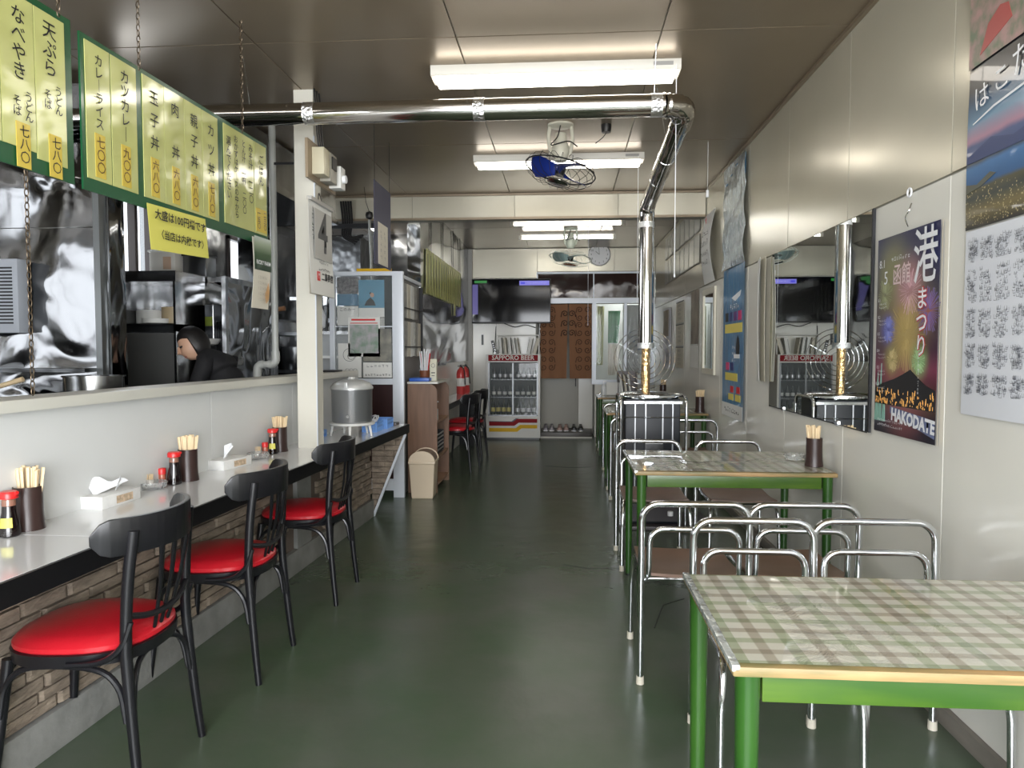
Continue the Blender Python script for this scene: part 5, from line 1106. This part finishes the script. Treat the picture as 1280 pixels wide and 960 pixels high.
# board B, long one with three fields
bb_ = thing('menu_board', 'long green framed board of curry and rice bowl prices over the counter', 'menu board', (LX(2.85), 2.85, 1.79), 0, 'hanging menu boards')
lbox('backing', grn_b, 2.186, 3.458, 1.785, 2.272, -.006, 0, bb_)
st = [(2.203, 2.318, 'カレーライス', '七〇〇'), (2.324, 2.455, 'カツカレー', '九〇〇'), (2.490, 2.614, '玉子丼', '六八〇'), (2.618, 2.746, '肉 丼', '六八〇'), (2.750, 2.872, '親子丼', '六八〇'), (2.877, 2.996, 'カツ丼', '七八〇')]
for y0, y1, s_, pr in st:
    pst = lbox('paper_strip', yel, y0, y1, 1.825, 2.255, .001, .0035, bb_)
    n = len(s_); top, bot = 2.225, 1.985; sz = min(.055, (top - bot) / n / .98)
    strip_text(s_, (y0 + y1) / 2, (top + bot) / 2, sz, pst, (top - bot) / n / sz / 1.0)
    psl = lbox('price_slip', yel2, (y0 + y1) / 2 - .022, (y0 + y1) / 2 + .026, 1.835, 1.975, .004, .0052, bb_); strip_text(pr, (y0 + y1) / 2 + .002, 1.905, .040, psl, 1.0, off=.0062, m=mat('ink_brown', (.10, .05, .01), .5))
psm = lbox('paper_strip', yel, 3.045, 3.315, 1.83, 2.255, .001, .0035, bb_); lbox('paper_strip', yel, 3.322, 3.442, 1.83, 2.255, .001, .0035, bb_)
for y_, s_, z_ in ((3.08, '選んでください', 2.07), (3.145, 'おかずはケースの中から', 2.045), (3.215, 'とん汁 一杯 二〇〇', 2.06), (3.28, 'みそ汁 一二〇', 2.09)):
    strip_text(s_, y_, z_, .036 if len(s_) > 9 else .042, psm, .92)
strip_text('ごはん', 3.385, 2.13, .05, bb_)
lbox('price_slip', yel2, 3.33, 3.438, 1.84, 1.95, .004, .0052, bb_)
for y_, s_ in ((3.355, '一五〇'), (3.415, '二三〇')): strip_text(s_, y_, 1.895, .030, bb_, 1.0, off=.0062)
for y_ in (2.48, 3.22): chain(LX(y_), y_, 2.272, ZC, bb_)
# hanging black chain at the left edge
o = chain(LX(1.96, -.003), 1.96, 1.16, 1.785, None, 'hanging_chain'); tag(o, 'thin dark chain dangling below the nearest menu board', 'chain')
# yellow notice
t = thing('yellow_notice', 'yellow handwritten notice about large portions taped under the menu board', 'notice', (LX(2.7, .004), 2.7, 1.63))
B().sheet(lambda u, v: (LX(2.50 + .385 * u, .004 + .012 * (1 - v)), 2.50 + .385 * u, (1.640 + .015 * u) + (.165 - .005 * u) * v), 6, 4, .001).obj('sheet', yel3, t, w=True)
text('大盛は100円増です', .040, (LX(2.69, .019), 2.69, 1.768), UL, ink, t, bold=.0008); text('〈当店は内税です〉', .036, (LX(2.70, .019), 2.70, 1.700), UL, ink, t, bold=.0006)
# farm calendar
t = thing('farm_calendar', 'calendar with green landscape headed RICKY FARM hanging from the board end', 'calendar', (LX(3.38, .01), 3.38, 1.47))
B().sheet(lambda u, v: (LX(3.27 + .17 * u, .012 + .01 * math.sin(v * 3)), 3.27 + .17 * u - .02 * (1 - v), 1.475 + .33 * v), 4, 6, .0015).obj('sheet', paper_old, t, w=True)
B().sheet(lambda u, v: (LX(3.27 + .17 * u, .0245), 3.268 + .17 * u, 1.655 + .155 * v), 2, 2, .001).obj('picture', ramp_mat('farm_photo', 'Z', [(0, (.02, .045, .03)), (.5, (.04, .09, .03)), (.8, (.30, .36, .25)), (1, (.5, .55, .5))]), t, w=True)
text('RICKY FARM', .026, (LX(3.355, .0255), 3.353, 1.69), UL, ink_w, t, bold=.0005)
for k in range(5): text('1 2 3 4 5 6', .020, (LX(3.34, .027), 3.335, 1.62 - .026 * k), UL, mat('ink_soft', (.35, .33, .28), .6), t, 'dates')
B().prism([(3.37, 1.50), (3.40, 1.52), (3.41, 1.56), (3.40, 1.60), (3.38, 1.57), (3.36, 1.54)], 'x', LX(3.38, .0265), LX(3.38, .0275)).obj('orange_print', mat('print_orange_soft', (.6, .35, .15), .5), t, w=True)
# calendar on the post
t = thing('post_calendar', 'big monthly calendar with a large 4 hanging on the cream post', 'calendar', (-1.41, 4.14, 1.6))
for k in range(3): B().sheet(lambda u, v, k=k: (-1.424 + .004 * (3 - k) * .5 - .0 + (.010 + .012 * (2 - k)) * (1 - v) ** 2 * .6, 3.945 + .40 * u - .010 * (2 - k) * (1 - v), 1.595 + .535 * v), 4, 6, .0015).obj('page', paper_old if k else paper, t, w=True)
PC = -1.404
B().box(PC, PC + .0015, 4.00, 4.30, 1.80, 2.08).obj('grey_field', mat('print_pale_grey', (.46, .45, .42), .5), t, w=True)
text('4', .33, (PC + .001, 4.14, 1.945), 'L', mat('ink_charcoal', (.06, .06, .06), .5), t, bold=.004, sx=1.05); scribble(t, 'L', (PC, 3.972, 1.99), .035, .032, 5, ink, 1.2); scribble(t, 'L', (PC, 4.322, 1.97), .03, .028, 6, ink, 1.2)
scribble(t, 'L', (PC, 4.15, 1.785), .16, .018, 1, ink); scribble(t, 'L', (PC, 4.16, 1.745), .2, .02, 1, ink)
B().box(PC, PC + .0015, 4.035, 4.085, 1.675, 1.728).obj('red_emblem', ink_red, t, w=True); scribble(t, 'L', (PC + .0016, 4.06, 1.70), .036, .034, 1, ink_w)
text('二島商店', .052, (PC + .001, 4.21, 1.70), 'L', ink, t, bold=.0012); scribble(t, 'L', (PC, 4.17, 1.637), .23, .017, 2, ink)
B().box(-1.428, -1.40, 3.95, 4.34, 2.115, 2.135).obj('binding', mat('binding_grey', (.45, .44, .42), .4, .4), t, w=True); B().tube(smooth_path([(-1.415, 4.10, 2.135), (-1.42, 4.13, 2.185), (-1.415, 4.17, 2.135)], 4), .003, 5).obj('hanger', iron, t, w=True)
# switch board on the post
t = thing('switch_board', 'wooden board with cream breaker boxes and wires on the post', 'switch board', (-1.42, 4.17, 2.24))
B().box(-1.431, -1.415, 3.94, 4.42, 2.235, 2.45).obj('board', mat('board_brown', (.30, .23, .15), .5), t, w=True)
B().box(-1.414, -1.345, 4.0, 4.10, 2.265, 2.415).obj('breaker_box', mat('breaker_cream', (.58, .53, .38), .4), t, w=True, bevel=.003)
B().box(-1.414, -1.35, 4.13, 4.25, 2.255, 2.42).obj('breaker_box', mat('breaker_grey', (.32, .30, .25), .4), t, w=True, bevel=.003); B().box(-1.349, -1.343, 4.15, 4.23, 2.33, 2.40).obj('breaker_toggle', iron, t, w=True)
B().box(-1.414, -1.34, 4.29, 4.38, 2.25, 2.38).obj('timer_box', paper, t, w=True, bevel=.004); B().tube([(-1.34, 4.335, 2.31), (-1.32, 4.335, 2.31)], .024, 16).obj('dial', ink_w, t, w=True)
for k in range(3): B().tube(smooth_path([(-1.40, 4.10 + .04 * k, 2.42), (-1.41, 4.09 + .04 * k, 2.5), (-1.42, 4.07 + .04 * k, ZC)], 4), .006, 6).obj('wire', plast_bk, t, w=True)
# dark blue banner hanging from the ceiling
t = thing('hanging_banner', 'dark blue banner with a white notice hanging from the ceiling beyond the post', 'banner', (-1.25, 4.93, 1.84))
B().box(-1.253, -1.249, 4.71, 5.16, 1.85, 2.40).obj('cloth', mat('banner_navy', (.035, .035, .075), .6), t, w=True); B().box(-1.2485, -1.2465, 4.80, 5.06, 1.86, 2.14).obj('white_notice', paper_old, t, w=True)
for k in range(2): scribble(t, 'L', (-1.247, 4.87 + .1 * k, 2.0), .05, .036, 5, mat('ink_grey2', (.22, .2, .2), .5), 1.2)
for yy in (4.73, 5.14): B().tube([(-1.251, yy, 2.40), (-1.251, yy, ZC)], .002, 4).obj('hanger', iron, t, w=True)
# yellow strips hanging at the far left wall
for k in range(15):
    yy = 7.28 + .165 * k; t = thing('hanging_menu_strip', ORD[k] + ' narrow yellow menu strip from the left on the far steel wall', 'menu card', (-1.385, yy, 1.86), 0, 'yellow menu strips on the far left wall')
    B().box(-1.387, -1.383, yy - .06, yy + .06, 1.85 - (.14 if k == 11 else 0), 2.30).obj('paper', mat('strip_yellow_old', (.50, .49, .14), .35), t, w=True); B().box(-1.3825, -1.3815, yy - .012, yy + .012, 1.95, 2.25).obj('writing', mat('ink_olive', (.12, .12, .03), .5), t, w=True)
for yy in (7.5, 8.25, 9.0, 9.6):
    o = B().tube([(-1.39, yy, 2.30), (-1.39, yy, ZC)], .004, 5).obj('black_chain', iron, w=True); tag(o, {7.5: 'nearest', 8.25: 'second', 9.0: 'third', 9.6: 'farthest'}[yy] + ' dark chain holding up the yellow menu strips at the far left', 'chain', 'chains of the far yellow menu strips')

# ================================================================== kitchen
t = thing('steel_screen', 'tall crumpled stainless steel sheet wall behind the nearest menu board', 'steel screen', (-2.75, 3.75, 0))
bx('steel_sheet', steel_wavy, -3.345, -2.54, 3.74, 3.76, 1.95, 2.72, t, True); bx('steel_sheet', steel_wavy, -3.345, -2.54, 3.74, 3.76, .9, 1.945, t, True)
bx('edge_post', mat('post_grey_steel', (.16, .17, .17), .35, .7), -2.54, -2.505, 3.70, 3.76, 0, 2.75, t, True)
bx('side_sheet', steel_wavy, -2.50, -2.49, 3.76, 3.90, .2, 2.72, t, True); bx('base_panel', steel_dk, -3.345, -2.54, 3.74, 3.76, 0, .9, t, True)
bx('shelf_ledge', steel_dk, -3.345, -2.54, 3.60, 3.74, 1.16, 1.18, t, True)
t.location.y += .05
t = thing('vented_heater', 'white vented appliance panel at the far left edge behind the ledge', 'heater', (-3.135, 3.735, 1.37))
B().box(-.20, .20, -.04, .045, 0, .40).obj('casing', mat('appliance_white', (.42, .45, .50), .4), t, bevel=.008)
for k in range(17): B().box(.02, .17, -.042, -.0395, .05 + .0185 * k, .059 + .0185 * k).obj('vent_slot', ink, t)
B().box(-.18, -.16, .0, .045, -.19, 0).obj('bracket', iron, t)
# low steel bench behind the partition
t = thing('kitchen_bench', 'steel kitchen bench behind the serving ledge', 'bench', (-2.6, 4.0, 0)); bx('bench_top', steel_dk, -3.3, -1.95, 3.0, 3.58, .98, 1.02, t, True)
for x in (-3.25, -2.0): bx('leg', steel, x, x + .04, 3.05, 3.09, 0, .98, t, True)
o = B().tube([(-2.90, 3.2, 1.035), (-2.57, 3.25, 1.14)], [.010, .013], 10).obj('rolling_pin', wood_st, w=True); tag(o, 'tan wooden stick leaning at the lower left behind the ledge', 'stick')
b = thing('steel_pot', 'steel pot on the kitchen bench behind the ledge', 'pot', (-2.25, 3.3, 1.02)); B().lathe([(.12, 0), (.13, .01), (.13, .13), (.136, .13), (.136, .137), (.12, .135), (.12, .01), (0, .01)], seg=24).obj('pot_body', steel, b)
# dish cabinet
t = thing('dish_cabinet', 'open stainless cabinet with stacked dishes behind the ledge', 'cabinet', (-2.6, 4.9, 0))
X0, X1, Y0, Y1 = -2.95, -2.56, 4.60, 4.98
for a, b_ in ((X0, X0 + .015), (X1 - .015, X1)): bx('side_panel', steel, a, b_, Y0, Y1, 0, 1.73, t, True)
bx('back_panel', steel, X0, X1, Y1, Y1 + .01, 0, 1.73, t, True); bx('top', steel, X0 - .01, X1 + .01, Y0 - .01, Y1, 1.73, 1.80, t, True)
for z in (1.40, .9, .4): bx('shelf_board', steel, X0, X1, Y0, Y1, z, z + .05, t, True)
bx('front_panel', mat('grey_panel', (.24, .24, .23), .3, .7), X0 + .02, X1 - .02, Y0 + .005, Y0 + .015, .95, 1.39, t, True)
for k, (x, h, m) in enumerate(((-2.85, .09, paper), (-2.67, .11, mat('dish_tan', (.42, .33, .2), .5)), (-2.76, .03, paper))):
    o = B().lathe([(.03, 0), (.085, .01)] + [(.09, .01 + h * i / 5) for i in range(6)] + [(.0, h + .01)], seg=20).obj('dish_stack', m, None, loc=(x, 4.80 - (.09 if k == 2 else 0), 1.45)); tag(o, ('stack of white plates on the left of the dish cabinet shelf', 'stack of tan dishes on the right of the dish cabinet shelf', 'single white bowl at the front of the dish cabinet shelf')[k], 'dishes')
o = bx('green_note', mat('note_green', (.45, .55, .15), .6), X0 - .02, X0 + .035, Y0 - .012, Y0 - .01, 1.47, 1.53, w=True); tag(o, 'tiny yellow green note stuck on the dish cabinet edge', 'note')
# hood cabinet
t = thing('steel_hood', 'big stainless hood with a dark open front behind the person', 'hood', (-2.635, 5.4, 0))
bx('top', steel, -3.06, -2.395, 5.0, 5.7, 1.76, 1.80, t, True); bx('front_fascia', steel_wavy, -3.06, -2.395, 4.99, 5.0, 1.60, 1.76, t, True); bx('side_panel', steel_wavy, -2.415, -2.395, 5.0, 5.7, .0, 1.76, t, True)
bx('back_panel', steel_dk, -2.855, -2.415, 5.68, 5.7, 0, 1.76, t, True); bx('side_panel', steel_dk, -2.855, -2.835, 5.0, 5.7, 0, 1.76, t, True); bx('front_edge', steel, -2.420, -2.390, 4.96, 5.0, .0, 1.80, t, True)
bx('worktop', steel_dk, -2.835, -2.415, 5.02, 5.68, .82, .86, t, True)
o = bx('green_note', mat('note_lime', (.42, .52, .08), .6), -2.735, -2.655, 5.30, 5.302, 1.46, 1.53, w=True); tag(o, 'lime green note hanging inside the dark hood', 'note')
t = thing('wire_rack', 'dark wire rack with ladles inside the hood', 'rack', (-2.535, 5.35, .86)); b = B()
for k in range(10): b.tube([(-2.655 + .02 * k, 5.36, .86), (-2.655 + .02 * k, 5.36, 1.5)], .0025, 4).tube([(-2.655, 5.36, .95 + .06 * k), (-2.475, 5.36, .95 + .06 * k)], .0025, 4)
b.obj('wires', steel, t, w=True)
for k in range(3):
    o = thing('copper_ladle', ORD[k] + ' copper coloured ladle from the left hanging in the hood', 'ladle', (-2.565 + .03 * k, 5.3, 1.40), 0, 'copper ladles in the hood'); B().tube([(0, 0, 0), (0, 0, .16)], .004, 6).obj('handle', copper, o); B().lathe([(0, -.03), (.02, -.02), (.025, 0), (0, 0)], seg=12).obj('bowl', copper, o)
o = thing('white_bowl', 'white round bowl hanging behind the person', 'bowl', (-2.565, 5.1, 1.36)); B().lathe([(0, -.05), (.04, -.04), (.06, -.01), (.062, 0), (0, .0)], seg=20).obj('bowl_body', paper, o); B().tube([(0, .02, 0), (0, .02, .3)], .003, 5).obj('hook_wire', steel, o)
# containers on the hood and cabinet
o = thing('food_tub', 'white translucent square tub on top of the hood', 'tub', (-2.90, 5.12, 1.80)); B().box(-.10, .10, -.08, .08, 0, .19).obj('tub_body', mat('tub_white', (.62, .60, .55), .3), o, bevel=.02); B().box(-.105, .105, -.085, .085, .185, .20).obj('rim', paper, o, bevel=.004); B().box(.01, .07, -.082, -.0805, .06, .15).obj('sticker', mat('sticker_tan', (.5, .35, .25), .5), o)
o = thing('dark_tub', 'dark square tub with ribbed rim behind the white tub', 'tub', (-2.70, 5.2, 1.80)); B().box(-.09, .09, -.08, .08, 0, .18).obj('tub_body', steel_dk, o, bevel=.015); B().box(-.095, .095, -.085, .085, .165, .18).obj('rim', iron, o, bevel=.003)
# range hood under the ceiling
t = thing('range_hood', 'large stainless extractor duct box below the ceiling over the kitchen', 'extractor', (-2.6, 5.0, 2.05)); bx('hood_box', steel, -3.2, -2.02, 4.35, 6.3, 2.42, 2.74, t, True); bx('hood_lip', steel, -3.2, -2.0, 4.33, 6.32, 2.38, 2.43, t, True)
t = thing('steel_column', 'tall crumpled steel clad column right of the hood', 'column', (-2.0, 5.9, 0)); bx('column_cladding', steel_wavy, -2.66, -2.42, 5.75, 5.95, 0, 2.37, t, True)
# rack of pots to the right
t = thing('pot_rack', 'steel rack loaded with pots and a basin near the post', 'rack', (-2.7, 7.2, 0))
for z in (.6, 1.05, 1.42): bx('shelf_board', steel_dk, -3.2, -2.3, 6.9, 7.4, z, z + .03, t, True)
for x in (-3.2, -2.34):
    for y_ in (6.9, 7.37): bx('upright', steel, x, x + .03, y_, y_ + .03, 0, 1.7, t, True)
for k, (x, r, h, m, l) in enumerate(((-3.0, .15, .18, steel, 'wide steel pot on the middle of the pot rack, left'), (-2.72, .13, .22, steel_dk, 'dark pot in the middle of the pot rack'), (-2.48, .11, .24, steel, 'tall steel pot at the right of the pot rack'))):
    o = thing('steel_pot', l, 'pot', (x, 7.12, 1.08)); B().lathe([(r * .95, 0), (r, .01), (r, h), (r * 1.04, h), (r * 1.04, h + .008), (r * .96, h), (r * .95, .02), (0, .02)], seg=24).obj('pot_body', m, o)
o = thing('upturned_basin', 'silver basin upside down on top of the pot rack', 'basin', (-2.85, 7.12, 1.45)); B().lathe([(.22, 0), (.21, .02), (.17, .10), (.1, .13), (0, .135)], seg=28).obj('basin_body', mat('basin_silver', (.55, .57, .6), .25, .8), o)
o = thing('blue_tub', 'dark blue plastic tub low on the pot rack', 'tub', (-2.55, 7.1, .63)); B().box(-.15, .15, -.12, .12, 0, .2).obj('tub_body', mat('tub_navy', (.02, .06, .16), .4), o, bevel=.02)
o = B().tube([(-2.80, 5.97, 1.58), (-2.36, 5.97, 1.63)], [.012, .02], 8).obj('wooden_paddle', mat('paddle_brown', (.22, .10, .04), .6), w=True); tag(o, 'brown wooden paddle sticking out beside the steel hood', 'paddle')
o = thing('plastic_bag', 'white plastic bag hanging near the pipe', 'bag', (-2.35, 6.7, 1.45)); B().lathe([(.02, 0), (.09, .04), (.10, .14), (.06, .24), (.02, .32)], seg=14, sy=.6).obj('bag_body', tissue_m, o); B().box(-.25, .0, .0, .01, .30, .33).obj('hook_bar', steel, o)
# dark kitchen equipment between pipe and post
t = thing('dark_oven', 'dark stainless equipment stack behind the post', 'oven', (-2.2, 7.9, 0)); bx('oven_body', steel_dk, -2.75, -1.95, 7.6, 8.2, 0, 1.35, t, True, bevel=.01); bx('oven_top_box', steel_wavy, -2.75, -2.1, 7.6, 8.2, 1.55, 1.95, t, True, bevel=.01); bx('oven_column', iron, -2.5, -2.3, 7.7, 8.1, 1.35, 1.55, t, True); bx('dark_duct', steel_dk, -2.7, -2.2, 7.7, 8.1, 1.95, 2.5, t, True)
t = thing('worktop_cabinet', 'pale steel worktop cabinet behind the post', 'cabinet', (-1.95, 6.7, 0)); bx('cabinet_body', mat('cabinet_grey', (.32, .33, .33), .4, .4), -2.25, -1.98, 6.5, 7.1, 0, 1.42, t, True); bx('cabinet_top', steel, -2.27, -1.96, 6.48, 7.12, 1.42, 1.45, t, True); bx('power_strip', paper, -2.24, -2.05, 6.47, 6.5, 1.2, 1.225, t, True)
# waste pipe
t = thing('grey_waste_pipe', 'grey plastic pipe standing left of the post with an elbow at its foot', 'pipe', (-1.80, 4.4, 0))
B().tube([(-1.805, 4.4, 1.26), (-1.805, 4.4, ZC)], .021, 16).obj('upright_pipe', pvc, t, w=True)
B().tube(smooth_path([(-1.805, 4.4, 1.27), (-1.805, 4.4, 1.215), (-1.825, 4.4, 1.19), (-1.85, 4.4, 1.188)], 5), .026, 16).obj('elbow', pvc, t, w=True)
B().tube([(-1.84, 4.4, 1.188), (-1.89, 4.4, 1.188)], .021, 16).obj('cross_pipe', pvc, t, w=True); B().tube(smooth_path([(-1.88, 4.4, 1.188), (-1.91, 4.4, 1.18), (-1.923, 4.4, 1.15), (-1.923, 4.4, 1.05), (-1.923, 4.4, .9), (-1.923, 4.4, .0)], 5), .026, 16).obj('elbow', pvc, t, w=True)
B().box(-1.80, -1.545, 4.385, 4.395, 2.42, 2.435).obj('clamp', iron, t, w=True)
# black cables and pole behind the post
t = thing('cable_bundle', 'bundle of black cables hanging from the beam left of the dark banner', 'cables', (-1.95, 6.7, 1.95))
for k in range(5): B().tube(smooth_path([(-2.14 + .024 * k, 6.842, 2.70), (-2.12 + .022 * k, 6.84, 2.5), (-2.11 + .02 * k, 6.80, 2.36), (-1.98 + .02 * k, 6.75, 2.28 + .02 * k)], 5), .011, 6).obj('cable', plast_bk, t, w=True)
bx('cable_tray', iron, -2.5, -1.7, 6.79, 6.85, 2.44, 2.48, t, True)
t = thing('ceiling_pole', 'thin grey pole with a black knob standing above the glass screen', 'pole', (-1.72, 6.5, 1.95)); B().tube([(-1.735, 6.5, 1.5), (-1.77, 6.5, 2.46)], .012, 10).obj('pole', pvc, t, w=True); B().lathe([(0, -.04), (.03, -.025), (.036, 0), (.03, .025), (0, .04)], (-1.77, 6.5, 2.50), 14).obj('knob', plast_bk, t, w=True)
B().tube([(-1.77, 6.5, 2.53), (-1.80, 6.5, 2.62), (-1.82, 6.52, ZC)], .003, 5).obj('wire', plast_bk, t, w=True)

# ---- person bending over in the kitchen
def skin_body(name, pts, edges, rad, m, parent, sub=2, root=0):
    me = bpy.data.meshes.new(name + '_skel'); me.from_pydata(pts, edges, []); o = link(bpy.data.objects.new(name, me))
    md = o.modifiers.new('skin', 'SKIN'); md.use_smooth_shade = True
    for i, r in enumerate(rad): me.skin_vertices[0].data[i].radius = r if isinstance(r, tuple) else (r, r)
    me.skin_vertices[0].data[root].use_root = True
    s = o.modifiers.new('sub', 'SUBSURF'); s.levels = sub; s.render_levels = sub
    dg = bpy.context.evaluated_depsgraph_get(); dg.update(); nm = bpy.data.meshes.new_from_object(o.evaluated_get(dg)); nm.name = name; bpy.data.objects.remove(o)
    nm.materials.clear(); nm.materials.append(m)
    q = link(bpy.data.objects.new(name, nm)); q.parent = parent; return q
t = thing('person', 'person in black clothes with black hair bending over in the kitchen', 'person', (-2.05, 4.36, .03))
# local: facing -x and slightly towards the front
pts = [(0, 0, .86), (-.03, 0, .98), (-.09, 0, 1.10), (-.15, -.02, 1.19), (-.19, -.04, 1.235),
       (.01, -.09, .82), (.03, -.10, .46), (.04, -.10, .07), (-.10, -.11, .04), (.01, .09, .82), (0, .10, .46), (.03, .11, .07), (-.11, .12, .04),
       (-.11, -.15, 1.17), (-.16, -.21, .99), (-.30, -.17, .93), (-.12, .14, 1.17), (-.17, .19, .99), (-.31, .12, .93), (-.36, -.14, .93), (-.37, .10, .93)]
ed = [(0, 1), (1, 2), (2, 3), (3, 4), (0, 5), (5, 6), (6, 7), (7, 8), (0, 9), (9, 10), (10, 11), (11, 12), (3, 13), (13, 14), (14, 15), (15, 19), (3, 16), (16, 17), (17, 18), (18, 20)]
rad = [.13, .125, .135, .11, .05, .085, .06, .045, .035, .085, .06, .045, .035, .06, .045, .035, .06, .045, .035, .025, .025]
skin_body('body', pts, ed, rad, cloth_bk, t, 2)
hd = Matrix.Translation((-.235, -.06, 1.285)) @ Matrix.Rotation(R(-35), 4, 'Y') @ Matrix.Rotation(R(35), 4, 'Z')
b = B(); bmesh.ops.create_uvsphere(b.b, u_segments=20, v_segments=14, radius=1)
for v_ in b.b.verts:
    x, y_, z = v_.co; v_.co = (x * .083 - (.012 if x < -.5 and z < 0 else 0), y_ * .068 * (1 - .18 * max(0, -z)), z * .105)
b.b.transform(hd); b.obj('head', skin_m, t)
b = B(); b.tube([(-.083, 0, .02), (-.100, 0, -.015), (-.084, 0, -.028)], [.008, .013, .006], 8); b.b.transform(hd); b.obj('nose', skin_m, t)
b = B(); b.tube([(-.076, -.022, -.055), (-.082, 0, -.053), (-.076, .022, -.055)], [.003, .006, .003], 6); b.b.transform(hd); b.obj('mouth', mat('lips', (.4, .16, .13), .5), t)
for s in (-1, 1):
    b = B(); b.lathe([(0, -.007), (.010, -.004), (.012, 0), (.010, .004), (0, .007)], (-.072, s * .028, .008), 10); b.b.transform(hd); b.obj('eye', ink, t)
    b = B(); b.lathe([(0, -.022), (.012, -.012), (.014, 0), (.012, .016), (0, .022)], (.005, s * .068, -.005), 10, 1, .5); b.b.transform(hd); b.obj('ear', skin_m, t)
b = B(); bmesh.ops.create_uvsphere(b.b, u_segments=20, v_segments=14, radius=1)
for v_ in b.b.verts:
    x, y_, z = v_.co; k = 1.0; fx = x * .092
    if x < -.35 and z < .35: fx = -.03 + (x + .35) * .01
    v_.co = (fx + .008, y_ * .078, z * .112 + .006)
b.b.transform(hd); b.obj('hair', hair_m, t)
for s in (-1, 1):
    c = Vector((-.39, -.14 if s < 0 else .10, .925))
    for k, (dy, L) in enumerate(((-.03, .060), (-.01, .072), (.01, .075), (.03, .066))): B().tube([c + Vector((.02, dy * .8, 0)), c + Vector((-.03, dy, -.005)), c + Vector((-.03 - L * .5, dy, -.025)), c + Vector((-.03 - L * .6, dy, -.06))], [.011, .009, .008, .006], 8).obj('finger', skin_m, t)
    B().tube([c + Vector((.03, -s * .0, 0)), c + Vector((-.025, 0, -.004))], [.022, .034], 10).obj('palm', skin_m, t); B().tube([c + Vector((0, s * -.03, 0)), c + Vector((-.035, s * -.055, -.02)), c + Vector((-.055, s * -.05, -.045))], [.012, .010, .007], 8).obj('thumb', skin_m, t)
